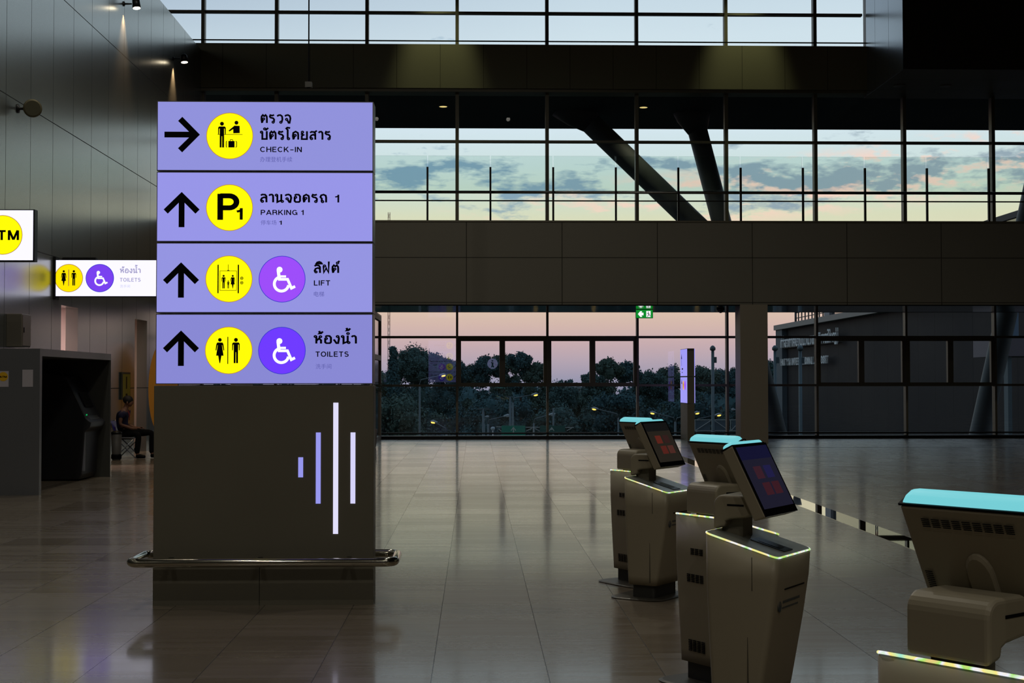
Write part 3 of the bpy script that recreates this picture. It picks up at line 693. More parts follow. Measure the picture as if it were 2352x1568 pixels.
g = G(f, s); wheelchair(g, 234.3, 639, 31/53); g.mb.build('wheelchair_symbol', white_e, t_)
fade = glow('soft_violet_ink', (165, 160, 200), 1.0); fade2 = glow('pale_violet_ink', (205, 205, 228), 1.0)
thai(t_, f, s, 'ห้องนํ๊า', 280, 326.5, 627, 9.5, fade)
eng(t_, f, s, 'TOILETS', 280, 327, 638.5, 647, fade); chin(t_, f, s, '洗手间', 280, 303, 654, 661, fade2)

# ------------------------------------------------------------------ ATM booth, machine, notices
bx0, bx1, by0, by1, bh = XW+0.012, -5.85, 19.27, 23.0, 1.965
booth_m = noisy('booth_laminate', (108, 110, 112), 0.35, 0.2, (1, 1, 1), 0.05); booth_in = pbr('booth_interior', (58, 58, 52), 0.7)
bt = tag(empty('atm_booth', (bx0, by0, 0)), 'dark box-shaped cash machine booth with open side against the left wall', 'booth')
w_, d_ = bx1-bx0, by1-by0
MB().box(0, w_, 0, 0.1, 0, bh-0.1).build('front_panel', booth_m, bt)
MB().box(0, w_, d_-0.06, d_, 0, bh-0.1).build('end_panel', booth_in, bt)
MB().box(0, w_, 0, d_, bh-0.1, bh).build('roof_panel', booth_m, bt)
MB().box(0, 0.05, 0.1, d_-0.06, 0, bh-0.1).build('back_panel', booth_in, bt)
am = tag(empty('cash_machine', (-6.70, 22.03, 0)), 'cash machine with curved slanted front standing inside the dark booth', 'cash machine')
prof = [(0, 0.02), (0.62, 0.02), (0.66, 0.10), (0.70, 0.75), (0.78, 0.82), (0.80, 0.90), (0.72, 0.96), (0.62, 1.18), (0.52, 1.38), (0.40, 1.60), (0.10, 1.66), (0, 1.66)]
mb = MB(); mb.prism(prof, 0, 0.85); bevel(mb.build('housing', pbr('machine_grey', (34, 35, 38), 0.45), am), 0.012, 2, 0.5)
mb = MB(); mb.prism([(0.655, 1.125), (0.665, 1.135), (0.56, 1.355), (0.545, 1.35)], 0.2, 0.65); mb.build('screen', pbr('dark_screen', (10, 12, 16), 0.1), am)
mb = MB(); mb.prism([(0.74, 0.93), (0.755, 0.94), (0.70, 1.0), (0.69, 0.99)], 0.15, 0.7); mb.build('keypad', pbr('keypad_steel', (130, 130, 130), 0.3, 0.8), am)
mb = MB(); mb.box(0.70, 0.712, 0.08, 0.11, 1.0, 1.02); mb.build('card_light', glow('green_light', (20, 170, 90), 1.0), am)
mb = MB(); mb.box(0.62, 0.70, 0.02, 0.05, 0.15, 0.75); mb.build('side_trim', pbr('pale_trim', (130, 132, 140), 0.4), am)
for (pa, pb_, ya, yb, lab, nm) in ((6, 30, 851, 887, 'white notice with a yellow disc on the booth front', 'poster'), (61, 85, 848, 887, 'plain white notice sheet on the booth front, right of the yellow-disc notice', 'poster')):
    s = by0/F_PX; X0, X1 = (pa-1092)*s, (pb_-1092)*s; Z0, Z1 = EYE+(877-yb)*s, EYE+(877-ya)*s
    o = MB().box(X0, X1, by0-0.004, by0, Z0, Z1).build('notice', pbr('paper', (190, 185, 190), 0.7)); tag(o, lab, nm)
    if pa == 6:
        mb = MB(); disc(mb, (X0+X1)/2, Z1-0.075, 0.062, -by0+0.006); mb.build('yellow_disc', pbr('yellow_print', (230, 180, 20), 0.6), o)
        mb = MB(); latin(mb, 'ATM', X0+0.025, X1-0.025, Z1-0.09, Z1-0.065, -by0+0.008, 0.22); mb.build('lettering', black, o)
# wall cabinet
cb = empty('wall_cabinet', (XW, 22.1, 2.06)); tag(cb, 'small grey metal cabinet on the left wall above the booth', 'cabinet')
o = MB().box(0, 0.24, 0, 0.43, 0, 0.51).build('case', pbr('cabinet_paint', (118, 112, 98), 0.5), cb); bevel(o, 0.008, 2)
MB().box(0.24, 0.25, 0.02, 0.41, 0.02, 0.49).build('door', pbr('cabinet_door_paint', (128, 116, 104), 0.5), cb); MB().box(0.25, 0.262, 0.05, 0.07, 0.22, 0.30).build('latch', dark_metal, cb)

# wall spot lamps
def wall_spot(px, py, lab):
    X_ = XW+0.26; 
    # distance found from the lamp's place beside the wall
    Yc = X_*F_PX/(px-1092); z = EYE+(877-py)*Yc/F_PX
    r = tag(empty('wall_spotlight', (XW, Yc, z)), lab, 'light', 'wall spotlights high on the left wall')
    mb = MB(); mb.sm = True; mb.lathe([(0.05, 0.0), (0.05, 0.02), (0.02, 0.03), (0.014, 0.17)], (0, 0, 0), 14, 'x'); mb.build('wall_arm', dark_metal, r)
    mb = MB(); mb.sm = True; c = Vector((0.26, 0, 0.0)); ax = Vector((0.12, -0.10, -1)).normalized()
    mb.tube([c-ax*0.11, c-ax*0.08, c+ax*0.09], [0.04, 0.075, 0.085], 18); mb.build('lamp_head', dark_metal, r)
    mb = MB(); mb.tube([c+ax*0.088, c+ax*0.094], 0.076, 18); mb.build('lens', glow('warm_lamp_lens', (255, 235, 200), 9.0), r)
    spot('wall_spot_beam', (XW+0.10, Yc, z-0.12), (XW+0.0, Yc, z-1.6), 260, (1.0, 0.62, 0.30), math.radians(70), 0.9, 0.03)
wall_spot(313, 8, 'wall spotlight nearest the top edge of the photo, shining down the left wall')
wall_spot(423, 134, 'far wall spotlight just above the large totem, shining down the left wall')
# round off lamp / speaker
r = tag(empty('round_wall_lamp', (XW, 22.55, EYE+(877-241)*22.2/F_PX)), 'round unlit lamp head on a short arm on the left wall', 'light')
mb = MB(); mb.sm = True; mb.lathe([(0.07, 0), (0.07, 0.02), (0.022, 0.04), (0.022, 0.20)], (0, 0, 0), 14, 'x'); mb.build('wall_arm', dark_metal, r)
mb = MB(); mb.sm = True; c = Vector((0.24, -0.02, 0.0)); ax = Vector((0.35, -0.93, -0.08)).normalized()
mb.tube([c-ax*0.07, c-ax*0.05, c+ax*0.03, c+ax*0.045], [0.05, 0.12, 0.145, 0.13], 28); mb.build('lamp_head', pbr('lamp_olive', (98, 92, 66), 0.5, 0.3), r)
mb = MB(); mb.tube([c+ax*0.046, c+ax*0.05], 0.118, 28); mb.build('glass_disc', pbr('lamp_lens_off', (84, 82, 62), 0.3), r)

# narrow yellow board and notice by the person
yb = tag(empty('wall_sign', (XW, 29.15, EYE+(877-916)*29.5/F_PX)), 'narrow dark-framed yellow sign on the left wall above the seated person', 'sign')
MB().box(0, 0.03, 0, 0.75, 0, 0.56).build('frame', pbr('dark_green_frame', (16, 30, 22), 0.5), yb)
mb = MB(); mb.box(0.03, 0.034, 0.12, 0.72, 0.02, 0.52); mb.build('panel', pbr('olive_yellow', (150, 140, 30), 0.6), yb)
mb = MB(); mb.box(0.034, 0.037, 0.36, 0.44, 0.22, 0.47).box(0.034, 0.037, 0.34, 0.48, 0.06, 0.12); mb.build('marks', black, yb)
yo = tag(empty('oval_board', (-6.80, 31.2, 0)), 'tall yellow oval display board standing behind the large totem', 'board')
prof = [(0.32*math.cos(2*math.pi*k/40), 1.36+1.02*math.sin(2*math.pi*k/40)) for k in range(40)]
mb = MB(); mb.prism(prof, -0.02, 0.02); mb.build('panel', pbr('amber_yellow_board', (200, 140, 44), 0.5), yo)
mb = MB(); mb.prism([(x*1.03, 1.36+(z-1.36)*1.015) for x, z in prof], 0.02, 0.03); mb.build('rim', dark_metal, yo)
MB().box(-0.25, 0.25, -0.15, 0.15, 0, 0.03).box(-0.03, 0.03, -0.015, 0.015, 0.03, 0.4).build('stand', dark_metal, yo)
# bin
bn = tag(empty('waste_bin', (-6.98, 27.9, 0)), 'small dark bin on the floor between the booth and the seated person', 'bin')
mb = MB(); mb.sm = True; mb.lathe([(0.08, 0), (0.085, 0.02), (0.10, 0.50), (0.09, 0.51)], (0, 0, 0), 20); mb.build('bin_body', pbr('bin_grey', (84, 82, 78), 0.5), bn)
mb = MB(); mb.sm = True; mb.lathe([(0.105, 0.51), (0.105, 0.54), (0.05, 0.57)], (0, 0, 0), 20); mb.build('lid', dark_metal, bn)
MB().lathe([(0.085, 0.021), (0.10, 0.03), (0.10, 0.10), (0.087, 0.12)], (0, 0, 0), 20).build('foot_band', black, bn)

# ------------------------------------------------------------------ seated person and folding chair
CHX, CHY = -6.93, 28.5
ch = tag(empty('folding_chair', (CHX, CHY, 0)), 'folding chair with white seat and blue backrest under the seated person', 'chair')
steel = pbr('chair_tube', (120, 125, 130), 0.3, 0.7)
o = MB().box(-0.20, 0.20, -0.2, 0.2, 0.40, 0.425).build('seat', pbr('seat_grey', (120, 120, 125), 0.5), ch); bevel(o, 0.01, 2)
mb = MB(); pr = [(-0.20, 0.50), (-0.18, 0.50), (-0.21, 0.62), (-0.27, 0.74), (-0.29, 0.74), (-0.24, 0.62)]; mb.prism(pr, -0.2, 0.2); mb.build('backrest', pbr('blue_plastic', (28, 34, 150), 0.4), ch)
for sgn in (-1, 1):
    y = 0.21*sgn
    mb = MB(); mb.sm = True; mb.tube([(-0.20, y, 0.012), (-0.16, y, 0.04), (0.18, y, 0.38)], 0.011, 8); mb.build('leg', steel, ch)
    mb = MB(); mb.sm = True; mb.tube([(0.24, y*0.93, 0.012), (0.20, y*0.93, 0.04), (-0.17, y*0.93, 0.41), (-0.19, y*0.93, 0.50), (-0.25, y*0.93, 0.68), (-0.29, y*0.93, 0.76)], 0.011, 8); mb.build('back_frame', steel, ch)
def skinned(name, joints, edges_, radii, mat, parent, sub=1):
    me = bpy.data.meshes.new(name); me.from_pydata([tuple(j) for j in joints], edges_, [])
    o = bpy.data.objects.new(name, me); col.objects.link(o)
    m = o.modifiers.new('s', 'SKIN'); m.use_smooth_shade = True
    for i, r_ in enumerate(radii):
        q = me.skin_vertices[0].data[i]; q.radius = (r_, r_) if not isinstance(r_, tuple) else r_; q.use_root = (i == 0)
    m2 = o.modifiers.new('b', 'SUBSURF'); m2.levels = sub; m2.render_levels = sub
    bpy.context.view_layer.update()
    res = bpy.data.meshes.new_from_object(o.evaluated_get(bpy.context.evaluated_depsgraph_get()))
    bpy.data.objects.remove(o); res.name = name; res.materials.clear(); res.materials.append(mat)
    for p in res.polygons: p.use_smooth = True; p.material_index = 0
    q = bpy.data.objects.new(name, res); col.objects.link(q); q.parent = parent; return q
pe = tag(empty('person', (CHX, CHY, 0)), 'person seated in profile looking down, dark navy shirt, black trousers, hands in lap', 'person')
skin_m = pbr('skin', (120, 82, 62), 0.6); shirt = pbr('navy_cotton', (26, 26, 62), 0.8); trou = pbr('black_cotton', (9, 9, 11), 0.9, 0, 0.2)
J = [(-0.05, 0, 0.50), (-0.09, 0, 0.66), (-0.09, 0, 0.82), (-0.05, 0, 0.93), (-0.02, 0, 1.0), (0.0, 0, 1.06), (0.03, 0, 1.13),
     (-0.06, -0.17, 0.90), (-0.08, -0.22, 0.68), (0.14, -0.16, 0.60), (0.24, -0.10, 0.595),
     (-0.06, 0.17, 0.90), (-0.08, 0.22, 0.68), (0.14, 0.16, 0.60), (0.26, 0.10, 0.60),
     (-0.02, -0.09, 0.50), (0.27, -0.13, 0.49), (0.24, -0.13, 0.10), (0.27, -0.13, 0.05),
     (-0.02, 0.09, 0.50), (0.48, 0.12, 0.51), (0.47, 0.12, 0.10), (0.50, 0.12, 0.05)]
Ed = [(0, 1), (1, 2), (2, 3), (3, 4), (4, 5), (5, 6), (3, 7), (7, 8), (8, 9), (9, 10), (3, 11), (11, 12), (12, 13), (13, 14), (0, 15), (15, 16), (16, 17), (17, 18), (0, 19), (19, 20), (20, 21), (21, 22)]
Rd = [0.10, 0.095, 0.11, 0.09, 0.045, 0.05, 0.075, 0.05, 0.038, 0.03, 0.022, 0.05, 0.038, 0.03, 0.022, 0.07, 0.055, 0.034, 0.03, 0.07, 0.055, 0.034, 0.03]
skinned('body', J, Ed, Rd, skin_m, pe, 2)
skinned('shirt', [J[0], J[1], J[2], J[3], J[7], (-0.075, -0.20, 0.77), J[11], (-0.075, 0.20, 0.77)], [(0, 1), (1, 2), (2, 3), (3, 4), (4, 5), (3, 6), (6, 7)], [0.12, 0.12, 0.138, 0.118, 0.088, 0.06, 0.088, 0.06], shirt, pe, 2)
skinned('trousers', [J[0], J[15], J[16], (0.235, -0.13, 0.085), J[19], J[20], (0.465, 0.12, 0.085)], [(0, 1), (1, 2), (2, 3), (0, 4), (4, 5), (5, 6)], [0.12, 0.088, 0.07, 0.05, 0.088, 0.07, 0.05], trou, pe, 2)
for hx_, hy_ in ((0.24, -0.13), (0.47, 0.12)):
    skinned('shoe', [(hx_-0.03, hy_, 0.055), (hx_+0.06, hy_, 0.05), (hx_+0.17, hy_, 0.035)], [(0, 1), (1, 2)], [(0.042, 0.05), (0.04, 0.045), (0.032, 0.03)], black, pe, 1)
    
# head details: face features and hair
hc = Vector((0.035, 0, 1.125))
def ell(c, r, n=14, m=9, tilt=0.0):
    mb = MB(); mb.sm = True; rings = []
    for i in range(m+1):
        t = math.pi*i/m; rr = max(math.sin(t), 0.02)
        ring_ = []
        for k in range(n):
            a = 2*math.pi*k/n; p = Vector((r[0]*rr*math.cos(a), r[1]*rr*math.sin(a), r[2]*math.cos(t)))
            p.rotate(Matrix.Rotation(tilt, 3, 'Y')); ring_.append(p+Vector(c))
        rings.append(ring_)
    mb.loft(rings); return mb
ell(hc+Vector((-0.012, 0, 0.035)), (0.108, 0.088, 0.09), tilt=0.35).build('hair', pbr('black_hair', (12, 10, 10), 0.7), pe)
ell(hc+Vector((0.035, 0, -0.02)), (0.055, 0.062, 0.085), tilt=0.35).build('face', skin_m, pe)
ell(hc+Vector((0.084, 0, -0.035)), (0.014, 0.011, 0.02), 8, 6, 0.35).build('nose', skin_m, pe)
for sgn in (-1, 1):
    ell(hc+Vector((-0.01, 0.078*sgn, -0.02)), (0.018, 0.01, 0.028), 8, 6).build('ear', skin_m, pe)
    ell(hc+Vector((0.078, 0.026*sgn, -0.01)), (0.008, 0.011, 0.005), 8, 6).build('eye', black, pe)
    hx_ = 0.24 if sgn < 0 else 0.26
    for k in range(4):
        y = 0.10*sgn+(k-1.5)*0.019; ln = (0.062, 0.07, 0.066, 0.052)[k]
        mb = MB(); mb.sm = True; mb.tube([(hx_, y, 0.60), (hx_+ln*0.6, y-0.01*sgn, 0.605), (hx_+ln, y-0.015*sgn, 0.588)], [0.009, 0.008, 0.006], 8); mb.build('finger', skin_m, pe)
    mb = MB(); mb.sm = True; mb.tube([(hx_-0.02, 0.10*sgn-0.02*sgn, 0.605), (hx_+0.02, 0.10*sgn-0.05*sgn, 0.615), (hx_+0.045, 0.10*sgn-0.055*sgn, 0.612)], [0.011, 0.009, 0.007], 8); mb.build('thumb', skin_m, pe)
mb = MB(); mb.sm = True; mb.tube([(0.03, -0.05, 0.95), (0.055, -0.03, 0.86), (0.05, -0.01, 0.76), (0.04, 0.02, 0.78), (0.05, 0.03, 0.86), (0.03, 0.05, 0.95)], 0.007, 6); mb.build('lanyard', pbr('red_ribbon', (130, 20, 30), 0.7), pe)

# round information sign back in the hall; the window glass mirrors it
inf = tag(empty('information_sign', (0.98, -6.0, 2.56)), 'round backlit lavender information sign with black letter, mirrored in the second window bay', 'sign')
mb = MB(); mb.lathe([(0.31, -0.06), (0.31, 0.06)], (0, 0, 0), 40, 'y'); mb.build('case', dark_metal, inf)
mb = MB(); disc(mb, 0, 0, 0.30, -0.062); mb.build('face', glow('info_lavender', (190, 190, 250), 1.6), inf)
mb = MB(); latin(mb, 'i', -0.09, 0.09, -0.2, 0.2, -0.064, 0.16); mb.build('letter', black, inf)
MB().box(-0.012, 0.012, -0.012, 0.012, 0.31, 14.0-2.56).build('hanger_rod', dark_metal, inf)

# ------------------------------------------------------------------ check-in kiosks
kio_m = noisy('kiosk_shell', (150, 141, 120), 0.42, 0.05, (2, 2, 2), 0.03, spec=0.4)
deck_m = pbr('kiosk_deck', (150, 154, 146), 0.25, 0.2)
def led_material():
    m = bpy.data.materials.new('led_strip'); m.use_nodes = True; t = m.node_tree; b = t.nodes['Principled BSDF']
    tcn = t.nodes.new('ShaderNodeTexCoord'); no = t.nodes.new('ShaderNodeTexNoise'); no.inputs['Scale'].default_value = 11; no.inputs['Detail'].default_value = 2
    rp = t.nodes.new('ShaderNodeValToRGB'); e = rp.color_ramp.elements
    e[0].position = 0.30; e[0].color = (*lin((130, 235, 225)), 1); e[1].position = 0.70; e[1].color = (*lin((235, 200, 130)), 1)
    for p, c in ((0.40, (225, 235, 160)), (0.47, (250, 232, 130)), (0.53, (240, 240, 255)), (0.60, (170, 235, 110))):
        q = e.new(p); q.color = (*lin(c), 1)
    t.links.new(tcn.outputs['Object'], no.inputs['Vector']); t.links.new(no.outputs[0], rp.inputs[0])
    b.inputs['Base Color'].default_value = (0.02, 0.02, 0.02, 1); t.links.new(rp.outputs[0], b.inputs['Emission Color']); b.inputs['Emission Strength'].default_value = 1.0
    return m
led_m = led_material()
bar_m = glow('cyan_light_bar', (118, 206, 214), 1.0, 0.2)
def rrect(x0, x1, y0, y1, r, zf, n=4):
    pts = []
    for cx_, cy_, a in ((x1-r, y1-r, 0), (x0+r, y1-r, 90), (x0+r, y0+r, 180), (x1-r, y0+r, 270)):
        for k in range(n+1):
            t = math.radians(a+90*k/n); x, y = cx_+r*math.cos(t), cy_+r*math.sin(t); pts.append((x, y, zf(x, y)))
    return pts
zdeck = lambda x: 0.75+(0.175-x)/0.345*0.095
def kiosk(loc, ang, label, screen=0):
    k = tag(empty('check_in_kiosk', loc, math.radians(ang)), label, 'kiosk', 'self check-in kiosks')
    mb = MB(); mb.sm = False
    mb.loft([rrect(-0.28, 0.13, -0.255, 0.255, 0.10, lambda x, y: 0.0, 6), rrect(-0.285, 0.135, -0.26, 0.26, 0.10, lambda x, y: 0.006, 6), rrect(-0.27, 0.12, -0.245, 0.245, 0.10, lambda x, y: 0.012, 6)])
    mb.build('base_plate', pbr('base_plate_steel', (92, 88, 80), 0.4, 0.6), k)
    MB().loft([rrect(-0.125, 0.05, -0.17, 0.17, 0.02, lambda x, y: 0.012), rrect(-0.125, 0.05, -0.17, 0.17, 0.02, lambda x, y: 0.10)]).build('plinth', pbr('plinth_dark', (46, 46, 44), 0.5), k)
    mb = MB(); mb.sm = True
    lv = [(0.10, -0.150, 0.075, 0.195), (0.16, -0.152, 0.088, 0.197), (0.45, -0.163, 0.14, 0.205), (0.64, -0.168, 0.168, 0.21)]
    rings = [rrect(a, b_, -h, h, 0.028, (lambda z: lambda x, y: z)(z), 4) for z, a, b_, h in lv]
    rings.append(rrect(-0.17, 0.175, -0.21, 0.21, 0.028, lambda x, y: zdeck(x)-0.012, 4))
    mb.loft(rings); o = mb.build('body', kio_m, k)
    for p in o.data.polygons:
        if abs(p.normal.z) > 0.7: p.use_smooth = False
    MB().loft([rrect(-0.168, 0.173, -0.208, 0.208, 0.028, lambda x, y: zdeck(x)-0.012, 4), rrect(-0.166, 0.171, -0.206, 0.206, 0.026, lambda x, y: zdeck(x)+0.002, 4)]).build('deck', deck_m, k)
    mb = MB(); mb.sm = True; ringp = rrect(-0.169, 0.174, -0.209, 0.209, 0.028, lambda x, y: zdeck(x)-0.003, 5); mb.tube(ringp, 0.0042, 8, closed=True); mb.build('edge_light', led_m, k)
    mb = MB(); a = [(-0.01, -0.065), (0.15, -0.065), (0.15, 0.035), (-0.01, 0.035)]
    mb.add([(x, y, zdeck(x)+0.0025) for x, y in a]+[(x, y, zdeck(x)+0.006) for x, y in a], [(0, 1, 2, 3), (4, 5, 6, 7), (0, 1, 5, 4), (1, 2, 6, 5), (2, 3, 7, 6), (3, 0, 4, 7)]); rd = mb.build('document_reader', pbr('reader_black', (10, 10, 12), 0.15), k)
    mb = MB(); a = [(0.015, -0.045), (0.12, -0.045), (0.12, 0.015), (0.015, 0.015)]; mb.add([(x, y, zdeck(x)+0.0075) for x, y in a], [(0, 1, 2, 3)]); mb.build('reader_window', pbr('reader_glass', (40, 42, 36), 0.1), rd)
    # neck and arm
    MB().box(-0.15, -0.05, -0.055, 0.055, 0.80, 0.92).build('neck', pbr('neck_grey', (128, 122, 104), 0.4), k)
    arm = [(-0.168, 0.848)] + [(-0.168+0.045-0.045*math.cos(math.radians(t)), 0.958+0.045*math.sin(math.radians(t))) for t in range(0, 91, 15)] + [(-0.02, 1.003), (0.02, 0.985), (0.02, 0.92), (-0.01, 0.905), (-0.09, 0.895), (-0.11, 0.885), (-0.115, 0.862)]
    mb = MB(); mb.prism(arm, -0.115, 0.115); o = bevel(mb.build('arm', kio_m, k), 0.012, 3, 0.9)
    mb = MB(); mb.box(-0.10, -0.02, -0.1165, -0.1145, 0.955, 0.963); mb.build('slot', black, k); MB().box(-0.10, -0.02, 0.1145, 0.1165, 0.955, 0.963).build('slot', black, k)
    # display tilted back: local frame c, axes t (up along the screen), q (out of the screen)
    bt_, tp = Vector((0.115, 0, 0.92)), Vector((-0.04, 0, 1.228)); t = (tp-bt_).normalized(); q = Vector((t.z, 0, -t.x)); Hh = (tp-bt_).length
    P = lambda u, y, d: bt_+t*u+q*d+Vector((0, y, 0))
    def slab(u0, u1, y0, y1, d0, d1, inset=0.0):
        vs = [P(u0, y0, d1), P(u0, y1, d1), P(u1, y1, d1), P(u1, y0, d1), P(u0+inset, y0+inset, d0), P(u0+inset, y1-inset, d0), P(u1-inset*0.2, y1-inset, d0), P(u1-inset*0.2, y0+inset, d0)]
        return MB().add(vs, [(0, 1, 2, 3), (7, 6, 5, 4), (0, 4, 5, 1), (1, 5, 6, 2), (2, 6, 7, 3), (3, 7, 4, 0)])
    hs = bevel(slab(0, Hh, -0.19, 0.19, -0.062, -0.002, 0.008).build('display_housing', kio_m, k), 0.006, 2)
    slab(0.001, Hh-0.001, -0.189, 0.189, -0.002, 0.003).build('bezel', pbr('bezel_black', (5, 5, 7), 0.12), k)
    sc = slab(0.035, Hh-0.012, -0.175, 0.175, 0.003, 0.0035).build('screen', glow('screen_%d' % screen, [(36, 32, 26), (28, 27, 42)][screen], 1.0, 0.15), k)
    slab(Hh-0.075, Hh-0.012, -0.175, 0.175, 0.0035, 0.004).build('screen_header', glow('header_%d' % screen, [(18, 18, 18), (18, 18, 46)][screen], 1.0, 0.15), sc)
    reds = [[(88, 34, 26), (48, 28, 26), (80, 32, 26), (74, 40, 34)], [(54, 28, 38), (30, 28, 66), (56, 26, 34), (56, 26, 34)]][screen]
    for i_, (u0, y0) in enumerate(((0.175, -0.09), (0.175, 0.025), (0.095, -0.07), (0.095, 0.035))):
        slab(u0, u0+0.06, y0, y0+0.085, 0.0035, 0.0042).build('screen_tile', glow('tile_%d_%d' % (screen, i_), reds[i_], 1.0, 0.15), sc)
    # light bar along the top edge
    mb = MB(); mb.sm = True
    pr = [(0.0, -0.056), (0.016, -0.052), (0.020, -0.043), (0.020, -0.018), (0.016, -0.008), (0.0, -0.006)]
    rings = []
    for y, kk in ((-0.175, 0.25), (-0.168, 0.8), (-0.150, 1), (0.150, 1), (0.168, 0.8), (0.175, 0.25)): rings.append([P(Hh+0.004+a*kk, y, d) for a, d in pr])
    mb.loft(rings); mb.build('light_bar', bar_m, k)
    slab(Hh-0.001, Hh+0.005, -0.186, 0.186, -0.061, -0.003).build('top_seal', black, k)
    # back of the display: vents, knob, raised arch
    mb = MB()
    for c_ in range(9):
        for r_ in range(5):
            y = -0.128+c_*0.029; u = Hh-0.030-r_*0.0052
            vs = [P(u, y, -0.0665), P(u, y+0.023, -0.0665), P(u-0.0032, y+0.023, -0.0665), P(u-0.0032, y, -0.0665)]; mb.add(vs, [(0, 1, 2, 3)])
    mb.build('vent', black, k)
    for y in (-0.165, 0.143):
        mb = MB()
        for r_ in range(9):
            u = 0.16-r_*0.0058; mb.add([P(u, y, -0.0665), P(u, y+0.022, -0.0665), P(u-0.0032, y+0.022, -0.0665), P(u-0.0032, y, -0.0665)], [(0, 1, 2, 3)])
        mb.build('vent', black, k)
    mb = MB(); mb.sm = True; mb.tube([P(0.065, 0.145, -0.060), P(0.065, 0.145, -0.076)], [0.014, 0.011], 16); mb.build('lock_knob', black, k)
    arch = [(0.02, -0.055)]+[(0.17+0.055*math.sin(math.radians(a)), -0.055*math.cos(math.radians(a))) for a in range(0, 181, 20)]+[(0.02, 0.055)]
    n_ = len(arch); mb = MB(); mb.loft([[P(u, y*0.68, -0.055) for u, y in arch], [P(u, y*0.68, -0.070) for u, y in arch], [P(0.02+(u-0.02)*0.95, y*0.58, -0.075) for u, y in arch]]); mb.build('hinge_cover', kio_m, k)
    # body vents on the rear, printed mark and slot in front, door seam
    for z0, rows, cols in ((0.675, 4, 3), (0.545, 5, 4), (0.215, 7, 4)):
        mb = MB()
        for r_ in range(rows):
            for c_ in range(cols):
                z = z0-r_*0.0085; y = -0.015+c_*0.033; xx = -0.1705+max(0, 0.64-z)*0.027
                mb.box(xx-0.0018, xx+0.002, y, y+0.025, z-0.0042, z)
        mb.build('rear_vent', black, k)
    def front_x(z): return 0.168 if z > 0.64 else (0.14+(z-0.45)/0.19*0.028 if z > 0.45 else 0.088+(z-0.16)/0.29*0.052)
    mb = MB(); mb.box(front_x(0.60)-0.002, front_x(0.60)+0.002, -0.10, 0.14, 0.598, 0.604); mb.build('front_slot', black, k)
    mb = MB()
    for z, y0, y1, h in ((0.545, -0.10, 0.10, 0.006), (0.518, -0.10, 0.09, 0.004)):
        y = y0
        while y < y1: mb.box(front_x(z)-0.001, front_x(z)+0.0012, y, y+0.008, z-h, z+h); y += 0.0115
    mb.build('printed_mark', pbr('print_grey', (70, 74, 74), 0.6), k)
    mb = MB(); pts = [(front_x(0.53)+0.0012, -0.135+0.018*math.cos(t_*math.pi/8), 0.53+0.024*math.sin(t_*math.pi/8)) for t_ in range(16)]; mb.tube(pts, 0.0022, 5, closed=True); mb.tube([(front_x(0.53)+0.001, -0.135, 0.508), (front_x(0.53)+0.001, -0.135, 0.552)], 0.004, 5); mb.build('round_emblem', pbr('print_grey2', (60, 66, 70), 0.6), k)
    mb = MB()
    for sgn in (-1, 1):
        mb.box(0.055, 0.0575, *sorted((sgn*0.2075, sgn*0.2112)), 0.60, 0.745); mb.box(0.03, 0.0325, *sorted((sgn*0.198, sgn*0.2035)), 0.12, 0.46)
    mb.build('door_seam', pbr('seam_dark', (60, 55, 44), 0.7), k)
    return k
kiosk((1.293, 10.028, 0), -34.5, 'check-in kiosk with red-tiled screen, nearer of the farthest pair', 0)
kiosk((1.27, 10.75, 0), 31, 'rear kiosk of the farthest pair, display back and cyan bar showing', 0)
kiosk((1.273, 6.40, 0), -33.5, 'check-in kiosk with dark blue screen facing right, nearest complete kiosk', 1)
kiosk((1.266, 7.17, 0), 31, 'rear kiosk of the middle pair, vented back beside the dark blue screen', 1)
kiosk((1.249, 3.464, 0), 37, 'closest kiosk, cut off by the bottom right corner, display back showing', 1)

# ------------------------------------------------------------------ exit sign, ceiling camera, hanging speaker
p = at(1480, 725, 36.4); s = 36.4/F_PX
ex = tag(empty('exit_sign', (p.x, 36.4, 3.37)), 'small green emergency exit sign with arrow and running figure under the mezzanine', 'sign')
o = MB().box(-20*s, 20*s, 0.0, 0.05, -20*s-0.005, -0.005).build('sign_case', pbr('exit_case', (10, 40, 22), 0.4), ex)
mb = MB(); rect(mb, -19.3*s, 19.3*s, -19.3*s-0.005, -0.7*s-0.005, 0.001); mb.build('green_face', glow('exit_green', (14, 140, 44), 1.0), ex)
f = lambda x, y: ((x-1480)*s, -(y-714)*s-0.005)
g = G(f, s); g.P([(1465, 724.3), (1470.5, 717.8), (1475, 717.8), (1473.3, 721), (1478, 721.4), (1478, 727.2), (1473.3, 727.4), (1475, 731), (1470.5, 731)][::-1]); g.mb.build('arrow', white_e, ex)
g = G(f, s); g.B(1484.5, 1494.5, 717.3, 731.3, 0.002); g.mb.build('door_symbol', white_e, ex)
g = G(f, s); g.D(1489, 720, 1.1, 0.003); g.S([(1488.5, 722), (1490, 725.5), (1487, 730.5)], 1.5, 0.003); g.S([(1490, 725.5), (1493, 727), (1493.5, 730)], 1.3, 0.003); g.S([(1486, 724), (1489, 722), (1492, 724)], 1.0, 0.003); g.mb.build('running_figure', pbr('dark_green_print', (8, 60, 40), 0.6), ex)
for sx_ in (-0.12, 0.12): MB().box(sx_-0.006, sx_+0.006, 0.02, 0.032, -0.006, 0.0).build('hanger', dark_metal, ex)
p = at(1655, 716, 36.0)
cc = tag(empty('dome_camera', (p.x, 36.0, 3.37)), 'small dark dome camera under the mezzanine left of the square column', 'camera')
mb = MB(); mb.sm = True; mb.lathe([(0.10, 0.0), (0.10, -0.035), (0.085, -0.045)], (0, 0, 0), 20); mb.build('mount', dark_metal, cc)
